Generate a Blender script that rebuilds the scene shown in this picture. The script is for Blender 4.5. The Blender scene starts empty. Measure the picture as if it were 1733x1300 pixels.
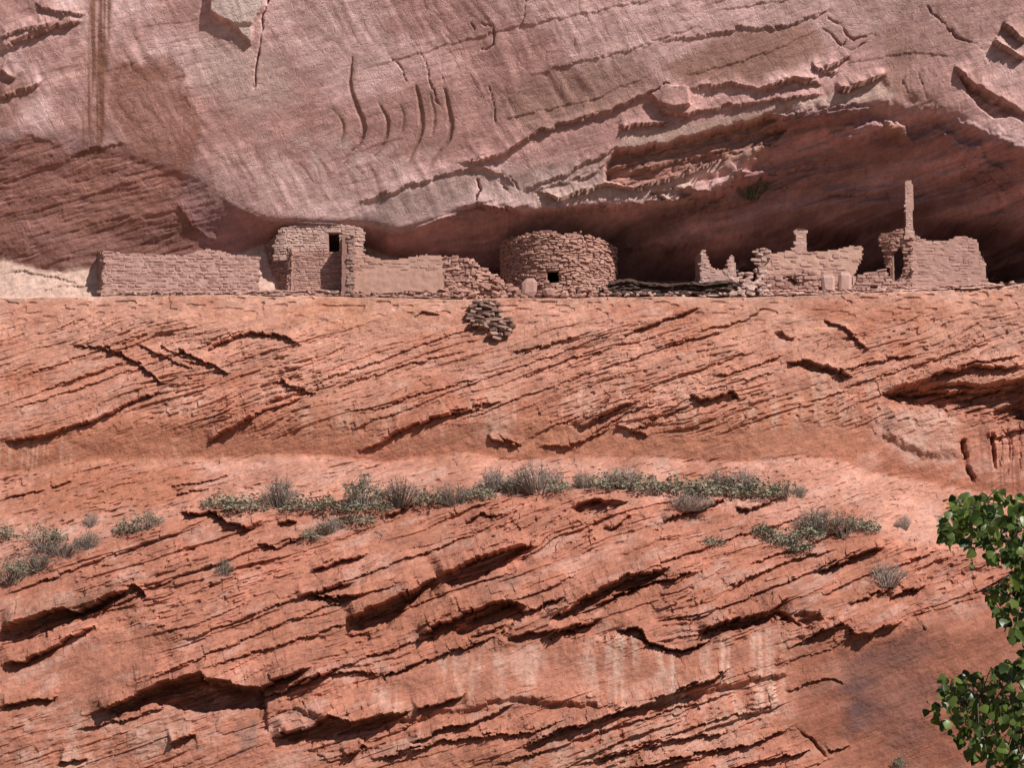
import bpy, bmesh, math, random
import numpy as np
from mathutils import Vector, Matrix

random.seed(7)
rng = np.random.default_rng(7)
scene = bpy.context.scene
col = scene.collection

# ------------------------------------------------------------------ camera, sky, sun, exposure
CAM = np.array([0.0, -120.0, 0.0])
PITCH = math.radians(10.5)
FPX = 3840.0                       # focal length in photograph pixels (1733 wide)
cam_data = bpy.data.cameras.new('camera')
cam_data.sensor_width = 36.0
cam_data.lens = 36.0 * FPX / 1733.0
cam_data.clip_start = 0.1
cam_data.clip_end = 3000.0
cam = bpy.data.objects.new('camera', cam_data)
cam.location = CAM
cam.rotation_euler = (math.pi / 2 + PITCH, 0, 0)
col.objects.link(cam)
scene.camera = cam

SUN_DIR = Vector((0.52, -0.47, 0.715)).normalized()     # towards the sun
world = bpy.data.worlds.new('World')
scene.world = world
world.use_nodes = True
wn = world.node_tree
sky = wn.nodes.new('ShaderNodeTexSky')
sky.sky_type = 'NISHITA'
sky.sun_disc = False
sky.sun_elevation = math.asin(SUN_DIR.z)
sky.sun_rotation = math.atan2(SUN_DIR.x, SUN_DIR.y)
sky.altitude = 1700
wn.links.new(sky.outputs[0], wn.nodes['Background'].inputs[0])
wn.nodes['Background'].inputs[1].default_value = 0.05

sun_data = bpy.data.lights.new('sun', 'SUN')
sun_data.energy = 5.0
sun_data.angle = math.radians(0.5)
sun_data.color = (1.0, 0.955, 0.9)
sun = bpy.data.objects.new('sun', sun_data)
sun.rotation_euler = SUN_DIR.to_track_quat('Z', 'Y').to_euler()
sun.location = (60, -60, 90)
col.objects.link(sun)

scene.view_settings.view_transform = 'Standard'
scene.view_settings.look = 'None'
scene.view_settings.exposure = 0.17
scene.view_settings.gamma = 1.0

# ------------------------------------------------------------------ pixel of the photograph -> place in the canyon
CP, SP = math.cos(PITCH), math.sin(PITCH)

def ray(px, py):
    a = (np.asarray(px, float) - 866.5) / FPX
    b = (650.0 - np.asarray(py, float)) / FPX
    return a, CP - b * SP, SP + b * CP

def at(px, py, y):
    dx, dy, dz = ray(px, py)
    t = (np.asarray(y, float) - CAM[1]) / dy
    return dx * t, dz * t

# ------------------------------------------------------------------ noise
def hsh(i, j, seed):
    i = i.astype(np.int64); j = j.astype(np.int64)
    n = (i * 374761393 + j * 668265263 + seed * 1442695041) & 0xFFFFFFFF
    n = ((n ^ (n >> 13)) * 1274126177) & 0xFFFFFFFF
    n = n ^ (n >> 16)
    return (n & 0xFFFFFF).astype(np.float32) / 16777216.0

def vn(x, y, seed=0):
    xi = np.floor(x); yi = np.floor(y)
    fx = (x - xi).astype(np.float32); fy = (y - yi).astype(np.float32)
    fx = fx * fx * (3 - 2 * fx); fy = fy * fy * (3 - 2 * fy)
    a = hsh(xi, yi, seed); b = hsh(xi + 1, yi, seed)
    c = hsh(xi, yi + 1, seed); d = hsh(xi + 1, yi + 1, seed)
    return (a + (b - a) * fx) * (1 - fy) + (c + (d - c) * fx) * fy

def fbm(x, y, o=4, seed=0, g=0.5):
    s = 0; a = 1; t = 0
    for k in range(o):
        s = s + a * (vn(x, y, seed + 17 * k) - 0.5); t += a
        x = x * 2.03 + 11.3; y = y * 2.03 + 5.7; a *= g
    return s / t * 2

def rdg(x, y, o=3, seed=0):
    s = 0; a = 1
    for k in range(o):
        s = s + a * (1 - np.abs(2 * vn(x, y, seed + 13 * k) - 1)); x = x * 2.1; y = y * 2.1; a *= .5
    return s / 1.75

def sst(a, b, x):
    t = np.clip((x - a) / (b - a), 0, 1)
    return t * t * (3 - 2 * t)

# ------------------------------------------------------------------ coarse shape of the cliff: rows of (px, py, y)
ROWS = [
    # top of the frame
    [(-200, -60, -2.6), (300, -60, -2.4), (700, -60, -2.5), (1200, -60, -2.6), (1733, -60, -2.4), (1950, -60, -2.4)],
    # lip of the overhang
    [(-200, 225, -.6), (0, 232, -.5), (160, 238, -.4), (330, 300, .2), (450, 372, 1.0), (620, 380, 1.3), (670, 394, 1.2), (763, 361, 1.0),
     (808, 344, .95), (894, 356, .8), (1030, 346, .55), (1105, 345, .45), (1150, 340, .4), (1200, 330, .3), (1250, 300, 0), (1311, 205, -.9), (1350, 187, -1.1),
     (1470, 180, -1.3), (1570, 183, -1.4), (1669, 222, -1.5), (1733, 250, -1.5), (1950, 300, -1.5)],
    # where the roof of the alcove meets its floor
    [(-200, 434, 1.6), (0, 439, 1.6), (80, 456, 1.6), (112, 460, 1.6), (165, 450, 1.7), (330, 436, 2.1), (404, 428, 2.6), (452, 413, 2.9), (560, 414, 3.4), (620, 418, 4.0),
     (660, 436, 4.6), (760, 446, 5.6), (850, 472, 7.2), (1050, 480, 8.2), (1200, 478, 9.0), (1350, 474, 9.6), (1470, 474, 9.8), (1560, 474, 9.8), (1733, 474, 9.5), (1950, 474, 9.2)],
    # rim of the ledge
    [(-200, 502, 0), (0, 502, 0), (330, 500, 0), (600, 500, -.1), (760, 505, -.3), (850, 503, -.3), (950, 504, -.2), (1050, 502, 0), (1260, 502, 0), (1400, 498, 0),
     (1540, 492, .1), (1680, 486, .3), (1733, 479, .4), (1950, 470, .6)],
    # shoulder of the ledge wall
    [(-200, 640, -2.8), (0, 640, -2.8), (400, 640, -2.9), (866, 640, -2.8), (1250, 640, -2.7), (1500, 640, -2.1), (1733, 630, -1.4), (1950, 630, -1.2)],
    [(-200, 715, -4.3), (0, 720, -4.3), (400, 710, -4.35), (866, 712, -4.2), (1250, 700, -3.95), (1500, 710, -2.9), (1733, 720, -1.6), (1950, 720, -1.4)],
    # foot of the ledge wall on the bench
    [(-200, 805, -4.4), (0, 800, -4.5), (121, 786, -4.5), (194, 778, -4.5), (347, 778, -4.5), (448, 769, -4.5), (560, 774, -4.5), (652, 784, -4.4), (787, 768, -4.3), (862, 779, -4.3), (1088, 775, -4.1),
     (1268, 783, -4.0), (1352, 770, -3.8), (1412, 779, -3.7), (1476, 801, -3.5), (1530, 808, -3.1), (1620, 828, -2.6), (1733, 850, -2.0), (1950, 850, -1.6)],
    # outer edge of the bench
    [(-200, 985, -11.2), (0, 962, -11), (120, 925, -10.2), (220, 900, -9.5), (330, 874, -9.0), (600, 866, -8.8), (750, 852, -8.4), (860, 836, -7.7), (950, 832, -7.4), (1050, 842, -7.6), (1200, 862, -8.2), (1330, 900, -9.0),
     (1480, 915, -8.8), (1600, 940, -8.3), (1733, 960, -8.0), (1950, 965, -8.0)],
    # middle of the lower rocks
    [(-200, 1090, -13.6), (0, 1085, -13.4), (300, 1075, -13.4), (600, 1060, -13.0), (900, 1050, -12.6), (1200, 1050, -12.2), (1500, 1060, -11.2), (1733, 1070, -10.6), (1950, 1070, -10.6)],
    [(-200, 1200, -14.4), (0, 1190, -14.4), (300, 1190, -14.4), (600, 1190, -14.2), (900, 1190, -14.0), (1200, 1180, -13.4), (1500, 1190, -12.3), (1733, 1200, -11.8), (1950, 1200, -11.8)],
    # bottom of the frame
    [(-200, 1320, -15.2), (0, 1320, -15.4), (600, 1320, -15.6), (900, 1320, -15.3), (1200, 1320, -14.6), (1500, 1320, -13.2), (1733, 1320, -12.8), (1950, 1320, -12.8)],
]
DX = 0.05
gx = np.arange(-29.5, 29.5, DX)
TK = math.tan(math.radians(19.0))          # the rows of the grid follow the dip of the beds
gz = np.arange(-13.6, 60.6, DX)            # height where a row crosses x = 0
gx = np.concatenate([-29.5 - 0.2 * np.cumsum(1.12 ** np.arange(34))[::-1], gx, 29.5 + 0.2 * np.cumsum(1.12 ** np.arange(34))])
NX, NZ = len(gx), len(gz)
X, Z = np.meshgrid(gx.astype(np.float32), gz.astype(np.float32))      # [row, x]
KX = TK * np.clip(gx, -29.5, 29.5)
Z = Z + KX[None, :].astype(np.float32)

rz = []; ry = []
for r in ROWS:
    a = np.array(r, float)
    xs, zs = at(a[:, 0], a[:, 1], a[:, 2])
    rz.append(np.interp(gx, xs, zs)); ry.append(np.interp(gx, xs, a[:, 2]))
# far above and down to the canyon floor
rz = [np.full(NX, 80.0)] + rz + [np.full(NX, -6.0)]
ry = [ry[0] + 1.0] + ry + [ry[-1] - 1.2]
rz = np.array(rz); ry = np.array(ry)
ker = np.exp(-np.linspace(-2, 2, 25) ** 2); ker /= ker.sum()
for k in range(len(rz)):
    for arr in (rz, ry):
        p = np.pad(arr[k], 12, mode='edge'); arr[k] = np.convolve(p, ker, 'valid')
rz[4] += .10 * fbm(gx * .55, gx * 0, 4, 141, .6)[None][0]
ry[4] += .12 * fbm(gx * .45, gx * 0 + 9, 4, 142, .6)
rz[7] += .10 * fbm(gx * .4, gx * 0 + 4, 3, 143)
Y0 = np.empty((NZ, NX), np.float32); Q = np.empty((NZ, NX), np.float32)
qi = np.arange(len(rz), dtype=float) - 1
floor_mid = []
for i in range(NX):
    # the floor of the alcove: nearly level behind the rim, then climbing to the back
    zl_, yl_ = rz[2, i], ry[2, i]
    zr_, zb_, yr_, yb_ = rz[4, i], rz[3, i], ry[4, i], ry[3, i]
    ym_ = min(1.6, .55 * yb_); zm_ = min(zr_ + .12 * ym_ + .02, zr_ + .5 * (zb_ - zr_))
    kc = .5 * float(sst(5, 11, gx[i])); za_ = zl_ + .62 * (zb_ - zl_); ya_ = yl_ + (yb_ - yl_) * (.62 - .24 * 2 * kc)
    oz = np.insert(rz[:, i], [3, 4], [za_, zm_])[::-1]; oy = np.insert(ry[:, i], [3, 4], [ya_, ym_])[::-1]; oq = np.insert(qi, [3, 4], [1.62, 2.6])[::-1]
    floor_mid.append((zm_, ym_))
    Y0[:, i] = np.interp(Z[:, i], oz, oy); Q[:, i] = np.interp(Z[:, i], oz, oq)

def blur(a, n):
    k = np.exp(-np.linspace(-1.8, 1.8, 2 * n + 1) ** 2); k /= k.sum()
    out = np.zeros_like(a); p = np.pad(a, ((n, n), (0, 0)), mode='edge')
    for i, w in enumerate(k): out += w * p[i:i + a.shape[0]]
    p = np.pad(out, ((0, 0), (n, n)), mode='edge'); out = np.zeros_like(a)
    for i, w in enumerate(k): out += w * p[:, i:i + a.shape[1]]
    return out

Y0s = blur(Y0, 9)
wrim = np.exp(-((Q - 3) / .25) ** 2) + .85 * np.exp(-((Q - 6) / .22) ** 2) + sst(1.2, 1.6, Q) * sst(3.05, 2.8, Q)
wrim = np.clip(wrim, 0, 1)
Y0 = Y0s * (1 - wrim) + blur(Y0, 2) * wrim
# zones: q 0 top, 1 lip, 2 back of alcove, 3 rim, 4 5 ledge wall, 6 bench, 7 lower edge, 8 9 10 lower rocks
up_m = sst(1.06, .9, Q)
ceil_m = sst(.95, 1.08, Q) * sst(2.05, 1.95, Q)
floor_m = sst(1.97, 2.05, Q) * sst(3.04, 2.9, Q)
ledge_m = sst(2.9, 3.04, Q) * sst(6.05, 5.92, Q)
bench_m = sst(5.92, 6.05, Q) * sst(7.1, 6.75, Q)
low_m = sst(6.75, 7.1, Q)

# ------------------------------------------------------------------ helpers that carve the grid
def lookup(A, x, z):
    fi = np.interp(x, gx, np.arange(NX)); fj = np.clip((z - TK * np.clip(x, -29.5, 29.5) - gz[0]) / DX, 0, NZ - 1.001)
    i = np.clip(fi.astype(int), 0, NX - 2); j = np.clip(fj.astype(int), 0, NZ - 2)
    u = fi - i; v = fj - j
    return (A[j, i] * (1 - u) + A[j, i + 1] * u) * (1 - v) + (A[j + 1, i] * (1 - u) + A[j + 1, i + 1] * u) * v

def on(pts):
    """photograph pixels -> (x, z) on the coarse cliff"""
    p = np.array(pts, float)
    dx, dy, dz = ray(p[:, 0], p[:, 1])
    ts = np.linspace(100, 140, 260)
    out = []
    for a, b, c in zip(dx, dy, dz):
        d = (CAM[1] + ts * b) - lookup(Y0, a * ts, c * ts)
        k = np.argmax(d > 0) if (d > 0).any() else len(ts) - 1
        t = ts[k]
        if k > 0: t = ts[k - 1] + (ts[k] - ts[k - 1]) * (-d[k - 1]) / (d[k] - d[k - 1] + 1e-9)
        out.append((a * t, c * t))
    return np.array(out)

M = 0.031     # metres per photograph pixel on the cliff
TT_ = X * math.cos(math.radians(20)) + Z * math.sin(math.radians(20)); SS_ = Z * math.cos(math.radians(20)) - X * math.sin(math.radians(20))
def chop(u, v, a, b, seed):
    # blocky offset: constant over irregular cells, so that edges break off square
    k = np.floor(u / a + .8 * vn(v / b, u * 0, seed)); j = np.floor(v / b + hsh(k, k * 0, seed + 1))
    return hsh(k, j, seed + 2) - .5
WX = X + 0.06 * fbm(X * 1.3, Z * 1.3, 3, 5) + .10 * chop(SS_, TT_, .30, .9, 401)
WZ = Z + 0.07 * fbm(X * 1.3 + 40, Z * 1.3, 3, 8) + .17 * chop(TT_, SS_, .55, .8, 411) + .09 * chop(TT_, SS_, .2, .5, 421)
D = np.zeros((NZ, NX), np.float32)      # displacement along y, negative = towards the camera

def window(P, m):
    i0, i1 = np.searchsorted(gx, [P[:, 0].min() - m, P[:, 0].max() + m]); v = P[:, 1] - TK * P[:, 0]; j0, j1 = np.searchsorted(gz, [v.min() - 1.4 * m, v.max() + 1.4 * m])
    return slice(j0, max(j1, j0 + 2)), slice(i0, max(i1, i0 + 2))

def seg(P, x, z, signed=True):
    best = np.full(x.shape, 1e9, np.float32); sg = np.ones(x.shape, np.float32); tt = np.zeros(x.shape, np.float32)
    L = np.r_[0, np.cumsum(np.hypot(*np.diff(P, axis=0).T))]
    for k in range(len(P) - 1):
        a = P[k]; d = P[k + 1] - a; l2 = d @ d + 1e-9
        t = np.clip(((x - a[0]) * d[0] + (z - a[1]) * d[1]) / l2, 0, 1)
        ex = x - a[0] - t * d[0]; ez = z - a[1] - t * d[1]
        q = np.hypot(ex, ez); m = q < best
        best = np.where(m, q, best)
        sg = np.where(m, np.sign(d[0] * (z - a[1]) - d[1] * (x - a[0])), sg)
        tt = np.where(m, (L[k] + t * math.sqrt(l2)) / L[-1], tt)
    return best, sg, tt

def inside(P, x, z):
    c = np.zeros(x.shape, bool); n = len(P)
    for k in range(n):
        x1, z1 = P[k]; x2, z2 = P[(k + 1) % n]
        if z1 == z2: continue
        c ^= ((z1 > z) != (z2 > z)) & (x < (x2 - x1) * (z - z1) / (z2 - z1) + x1)
    return c

def lip(pts, h=.25, up=18, dn=10, hi=None, jag=1.0):
    """an overhanging edge: rock above the line juts out, rock under it is hollowed"""
    P = on(pts)
    if P[0, 0] > P[-1, 0]: P = P[::-1]
    hi = h * .7 if hi is None else hi
    if pts[0][1] > 925: h *= 1.25; hi *= 1.5
    m = 5 * max(up, dn) * M
    w = window(P, min(m, 2.5))
    x = X[w] + jag * (WX[w] - X[w]); z = Z[w] + jag * (WZ[w] - Z[w])
    d, s, t = seg(P, x, z)
    tp = sst(0, .12, t) * sst(1, .86, t)
    tp = tp * (.75 + .5 * vn(x * 1.7, z * 1.7, int(abs(P[0, 0] * 31)) % 997))
    D[w] += np.where(s > 0, -h * np.exp(-d / (up * M)), hi * np.exp(-d / (dn * M))) * tp * (d < 2.4)

def crack(pts, wd=2.0, dp=.2):
    P = on(pts); w = window(P, .6)
    if pts[0][1] < 320: wd *= .72; dp *= 1.15
    d, s, t = seg(P, WX[w] + .05 * fbm(X[w] * 4, Z[w] * 4, 3, 69), WZ[w])
    D[w] += dp * (.25 + .95 * sst(.3, .65, vn(X[w] * 2.1, Z[w] * 2.1, 70))) * np.exp(-(d / (wd * M)) ** 2) * sst(0, .1, t) * sst(1, .8, t)

def pmask(pts, soft=4, jag=1.0):
    P = on(pts); w = window(P, soft * M * 2 + .6)
    x = X[w] + jag * (WX[w] - X[w]); z = Z[w] + jag * (WZ[w] - Z[w])
    Pc = np.vstack([P, P[:1]])
    d, _, _ = seg(Pc, x, z)
    sd = np.where(inside(P, x, z), d, -d)
    return w, sst(-soft * M, soft * M, sd)

def push(pts, dp, soft=2.5, jag=1.0):
    w, m = pmask(pts, soft, jag)
    if dp > .6 or (pts[0][1] > 925 and dp > 0): m = m * (1.05 - .55 * A2[w] - .25 * (A3[w] - .4) + .3 * fbm(X[w] * 1.2, Z[w] * 1.8, 3, 68))
    D[w] += dp * m

# ------------------------------------------------------------------ bedding: thin tilted layers with broken edges
ang_q = np.interp(Q.ravel(), [-1, 0, 1, 2, 3, 5, 6, 7, 8, 11], [15, 15, 15, 13, 21, 22, 17, 20, 21, 20]).reshape(Q.shape)
ang = np.radians(ang_q + 4 * fbm(X * .12, Z * .12, 2, 71) + np.interp(X, [-27, 0, 27], [-1.5, 0, 2.0])).astype(np.float32)
angm = np.radians(20.0)
S0 = Z * np.cos(angm) - X * np.sin(angm)
S = S0 + (ang_q - 20).astype(np.float32) * 0.0 + .42 * fbm(X * .2, Z * .35, 3, 3) + .07 * fbm(X * 1.1, Z * 1.1, 2, 4)
T = X * np.cos(angm) + Z * np.sin(angm)
# gentler dip in the upper wall and on the bench
S = np.where(Q < 2.5, Z * np.cos(np.radians(15)) - X * np.sin(np.radians(15)) + .5 * fbm(X * .18, Z * .4, 3, 33), S).astype(np.float32)

def layers(w, L, seed, sharp=(.25, .75)):
    s = S / w + .35 * vn(T / (L * 2.2), S / (w * 3), seed + 5)
    i = np.floor(s); f = s - i
    off = hsh(i, i * 0, seed) * 91.7
    r = vn(T / L + off, i * 7.31, seed + 1)
    r = sst(sharp[0], sharp[1], r)
    b = hsh(np.floor(T / (L * .55) + off * 3 + .25 * vn(s * 3, T * 2, seed + 3)), i, seed + 2)
    p = .6 * r + .4 * b
    return (p * (1 - .55 * f * f)).astype(np.float32), f, r

A1, f1, r1 = layers(.95, 3.6, 11)
A2, f2, r2 = layers(.40, 1.9, 21)
A3, f3, r3 = layers(.17, 1.0, 31, (.35, .7))
patch = sst(.3, .75, vn(X * .25, Z * .35, 51))          # where the rock is flaky
patch2 = sst(.25, .7, vn(X * .5 + 9, Z * .7, 52))
lefty = sst(-9, -14, X)
thin = np.exp(-(f2 / .14) ** 2) * r1 * (.3 + .7 * patch2)

calmer = sst(.38, .62, vn(X * .13 + 2, Z * .3 + 5, 53) * .7 + .3 * vn(X * .5, Z * .8, 54))
led = ledge_m * sst(3.05, 3.6, Q) * sst(5.7, 4.9, Q + .5 * fbm(X * .2, Z * .3, 2, 55)) * (.6 + .55 * calmer)
smooth_low = np.zeros_like(D)
for poly in [[(1330, 1085), (1480, 1075), (1620, 1030), (1733, 1010), (1733, 1330), (1440, 1330), (1330, 1220), (1310, 1140)],
             [(500, 1205), (640, 1158), (745, 1115), (850, 1085), (1000, 1075), (1100, 1105), (1200, 1090), (1330, 1070), (1320, 1130), (1050, 1190), (900, 1170), (700, 1210), (600, 1215)],
             [(0, 980), (60, 960), (130, 975), (100, 1030), (0, 1060)], [(0, 1130), (100, 1100), (300, 1080), (250, 1150), (150, 1200), (0, 1210)]]:
    w, m = pmask(poly, 14, 2.0); smooth_low[w] = np.maximum(smooth_low[w], m)
rough_low = low_m * (1 - .88 * smooth_low) * (.45 + .65 * calmer)
D -= led * (.22 * (A1 - .5) + (.17 * A2 + .10 * A3) * (.4 + .8 * patch))
D += led * .10 * thin
D -= rough_low * (.38 * (A1 - .5) + (.20 * A2 + .09 * A3) * (.4 + .8 * patch2))
D += rough_low * .12 * thin
D -= bench_m * (.09 * A2 + .09 * A3 * (.4 + patch)); D += bench_m * .16 * fbm(X * .5, Z * 1.2, 4, 67, .6)
D -= up_m * (.035 * A2 * patch + .008 * A3 * patch2) + ceil_m * (.30 * (A1 - .5) + .20 * A2 + .10 * A3) * (1 - .78 * lefty)
# rounded lumps, gullies and grain
D += low_m * .45 * fbm(X * .16 - Z * .05, Z * .3 + X * .08, 3, 61) + ledge_m * .25 * fbm(X * .15, Z * .3, 3, 62) + up_m * .32 * fbm(X * .12, Z * .16, 3, 63)
D += ceil_m * (.45 - .25 * lefty) * fbm(X * .2, Z * .5, 3, 64) + ceil_m * (1 - lefty) * .5 * fbm(T * .14, S * .75, 4, 66, .6)
g1 = fbm(X * 2.2, Z * 3.0, 4, 65, .6)
D += g1 * (.05 * ledge_m + .05 * low_m + .05 * bench_m + .02 * up_m + .04 * ceil_m + .06 * floor_m)
# chips and little pits
pit = sst(.72, .86, vn(T * 2.6, S * 6.5, 81)) * patch2
D += pit * (.12 * led + .15 * rough_low + .11 * bench_m)
dash = sst(.64, .76, vn(T * 1.25 + 5, S * 8.5, 181)) * sst(.35, .6, vn(X * .5, Z * .6 + 7, 182)) + .8 * sst(.66, .78, vn(T * 2.4, S * 9.5 + 3, 183)) * (1 - patch2)
D += dash * (.10 * led + .10 * rough_low + .12 * bench_m + .03 * ceil_m)
topm = ledge_m * sst(3.6, 3.1, Q)
D += topm * .09 * sst(.62, .74, vn(X * 2.2 + .6 * fbm(X * 2, Z * 2, 2, 184), Z * 4.5, 185))
fl = sst(.62, .66, vn(T * .9 + 3, S * 3.2, 83)) * sst(.4, .6, vn(X * .4, Z * .4, 84))
D -= fl * (.10 * led + .15 * rough_low + .04 * bench_m)
# steep hackle marks on the upper wall, running down to the right
H1 = X * math.cos(math.radians(-62)) + Z * math.sin(math.radians(-62)); H2 = -X * math.sin(math.radians(-62)) + Z * math.cos(math.radians(-62))
hk = fbm(H2 * 2.3 + .9 * fbm(X * .5, Z * .5, 2, 90), H1 * .4, 2, 91)
hz = sst(.35, .6, vn(X * .16 + 4, Z * .3, 92))
D += up_m * hk * (.004 + .040 * hz)
ck = np.exp(-((vn(H2 * 1.1 + .5 * fbm(X, Z, 2, 93), H1 * .28, 94) - .5) / .012) ** 2) * hz
D += up_m * ck * .02 * hz
# hackle cracks on the lower walls
vc = np.exp(-((vn(X * .9 + .5 * fbm(X * 1.5, Z * 1.5, 2, 95), Z * .35, 96) - .5) / .012) ** 2) * sst(.5, .7, vn(X * .3, Z * .3, 97))
D += (led + .6 * rough_low) * vc * .04

# ------------------------------------------------------------------ traced forms of the cliff
# upper wall
lip([(0, 83), (60, 60), (100, 43), (140, 36)], .28, 30, 12)
lip([(0, 66), (50, 54), (95, 42)], .16, 14, 8)
lip([(60, 8), (95, 26), (148, 24)], .15, 14, 8)
lip([(0, 168), (40, 152), (75, 139)], .16, 20, 14)
lip([(0, 122), (28, 134)], .2, 14, 16)
push([(357, -30), (452, -30), (447, 10), (438, 26), (428, 42), (425, 76), (408, 60), (394, 44), (376, 34), (357, 20)], -.38, 2, .6)
push([(394, 44), (428, 42), (425, 76)], .12, 1.5, .6)
crack([(456, -20), (450, 8), (444, 26), (440, 81), (433, 121), (430, 165)], 1.8, .35)
push([(190, 117), (283, 91), (311, 121), (303, 162), (323, 178), (343, 210), (335, 242), (323, 283), (300, 338), (218, 300), (218, 242), (202, 214), (182, 186)], .035, 5)
lip([(0, 278), (48, 231), (89, 242), (113, 263), (218, 243)], .02, 14, 14)
lip([(120, 262), (160, 252), (215, 242)], .05, 10, 10)
lip([(299, 343), (323, 384), (355, 404), (384, 430)], .08, 20, 16)
def curve(pts, n=6):
    p = np.array([pts[0]] + list(pts) + [pts[-1]], float); out = []
    for k in range(1, len(p) - 2):
        for t_ in np.linspace(0, 1, n, endpoint=False):
            a, b, c, d = p[k - 1:k + 3]
            out.append(tuple(.5 * (2 * b + (c - a) * t_ + (2 * a - 5 * b + 4 * c - d) * t_ ** 2 + (3 * b - a - 3 * c + d) * t_ ** 3)))
    return out + [tuple(p[-1])]
CLAWS = [(curve(q), d_) for q, d_ in [([(596, 98), (590, 141), (597, 178), (612, 210), (606, 242), (580, 272)], .3), ([(640, 176), (653, 205), (648, 238), (630, 262)], .24), ([(703, 146), (708, 190), (707, 225), (690, 270)], .34),
         ([(750, 150), (758, 205), (752, 239), (724, 282)], .34), ([(726, 160), (733, 195), (730, 226)], .16), ([(560, 186), (578, 208), (576, 238)], .14), ([(676, 178), (682, 200), (678, 222)], .14)]]
for pts, dp in CLAWS:
    n_ = len(pts); wdt = 26 * dp
    push(pts + [(a + wdt * math.sin(math.pi * (k + .6) / (n_ + .2)) ** .8, b) for k, (a, b) in list(enumerate(pts))[::-1]], dp * .33, 2.2, .45)
for pts in [[(600, 122), (800, 62), (1000, 20), (1150, -14)], [(840, 205), (1000, 166), (1110, 124)], [(1150, 130), (1300, 90), (1400, 42)],
            [(1420, 110), (1530, 90), (1620, 95)], [(1200, 20), (1350, -5), (1450, -30)]]:
    lip(pts, .03, 50, 30, .025, .8)
crack([(660, 95), (680, 118), (692, 150)], 1.3, .12); crack([(722, 112), (735, 165), (752, 190)], 1.3, .12); crack([(812, 36), (834, 46), (836, 72), (814, 84), (815, 98)], 1.4, .15)
crack([(889, 0), (888, 25), (876, 55)], 1.4, .18); crack([(826, 140), (838, 185), (840, 220)], 1.3, .12); crack([(745, 100), (748, 150)], 1.2, .1); crack([(795, 35), (805, 50)], 1.2, .1); crack([(690, 60), (720, 100), (728, 128)], 1.2, .1)
lip([(887, 130), (932, 118), (998, 100), (1054, 87), (1102, 71), (1200, 35)], .04, 14, 10)
lip([(766, 277), (856, 260), (905, 222), (1036, 184), (1078, 163), (1126, 142), (1164, 148)], .20, 26, 16)
push([(1100, 158), (1126, 143), (1164, 149), (1168, 180), (1140, 184), (1112, 176)], -.35, 1.5, .6)
lip([(1112, 185), (1140, 190), (1172, 198)], .3, 14, 10)
lip([(1047, 216), (1090, 210), (1132, 208)], .3, 8, 10)
lip([(1165, 150), (1230, 140), (1285, 152), (1344, 132), (1388, 137)], .22, 12, 12)
lip([(1285, 156), (1344, 134), (1392, 146)], .25, 10, 12)
lip([(1415, 156), (1450, 146), (1500, 126)], .5, 10, 14)
lip([(1108, 71), (1180, 60), (1260, 45), (1320, 46), (1375, 27), (1420, 8)], .08, 14, 8)
crack([(1398, 24), (1420, 36), (1432, 60), (1445, 68), (1478, 58), (1490, 63)], 1.6, .2); crack([(1388, 46), (1410, 58), (1425, 80), (1405, 92)], 1.8, .25); crack([(1433, 68), (1426, 80), (1440, 88), (1470, 70)], 1.6, .2)
lip([(1395, 118), (1420, 104), (1438, 96)], .25, 8, 8); lip([(1370, 112), (1395, 120), (1420, 118)], .2, 10, 8)
lip([(1150, 195), (1230, 178), (1310, 172), (1400, 160)], .18, 12, 8); lip([(1330, 198), (1400, 182), (1470, 176)], .15, 8, 6)
push([(1040, 255), (1074, 252), (1119, 243), (1200, 222), (1300, 196), (1330, 220), (1300, 245), (1262, 255), (1205, 274), (1147, 293), (1078, 316), (1024, 304), (1026, 285)], .8, 4, .8)
lip([(898, 322), (946, 338), (1022, 312), (1078, 320), (1147, 296), (1205, 276), (1262, 255)], .35, 9, 14, .3)
lip([(1100, 330), (1140, 340), (1180, 334), (1240, 330)], .35, 9, 12, .3)
push([(1100, 325), (1135, 318), (1170, 330), (1150, 338), (1120, 336)], .4, 2)
lip([(763, 363), (808, 345), (820, 352), (894, 360), (1029, 350), (1119, 344)], .35, 14, 14, .5)
crack([(806, 300), (812, 318), (806, 344)], 2.2, .3); lip([(600, 345), (700, 310), (770, 290), (808, 280), (850, 292), (880, 318)], .12, 16, 10)
crack([(830, 288), (850, 310), (862, 330)], 1.5, .14); crack([(845, 286), (872, 305), (880, 322)], 1.5, .14)
lip([(880, 322), (950, 300), (1000, 270), (1050, 246)], .12, 10, 8); lip([(905, 325), (985, 300), (1030, 280)], .1, 8, 6)
push([(1625, 129), (1654, 148), (1690, 168), (1733, 192), (1733, 204), (1710, 196), (1684, 198), (1655, 178), (1640, 160)], .7, 2, .6)
lip([(1610, 111), (1639, 140), (1676, 165), (1733, 190)], .35, 16, 10)
lip([(1680, 70), (1706, 89), (1733, 102)], .4, 12, 12); lip([(1695, 41), (1733, 74)], .4, 16, 12)
crack([(1562, 4), (1590, 34), (1617, 63), (1650, 78), (1669, 92)], 1.8, .2)
crack([(1530, 130), (1527, 140), (1540, 160)], 1.8, .2); crack([(1552, 122), (1562, 150), (1570, 172)], 1.4, .15)
push([(1495, 205), (1530, 215), (1545, 245), (1520, 240), (1500, 228)], -.5, 6)
lip([(1250, 315), (1330, 292), (1420, 268)], .25, 10, 10); lip([(1100, 372), (1230, 350), (1330, 318), (1440, 300)], .25, 12, 12)
lip([(1380, 330), (1450, 330), (1530, 312)], .3, 12, 10); lip([(1560, 300), (1650, 300), (1733, 330)], .3, 14, 12); lip([(1600, 240), (1640, 290), (1700, 350)], .25, 12, 10)
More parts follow.
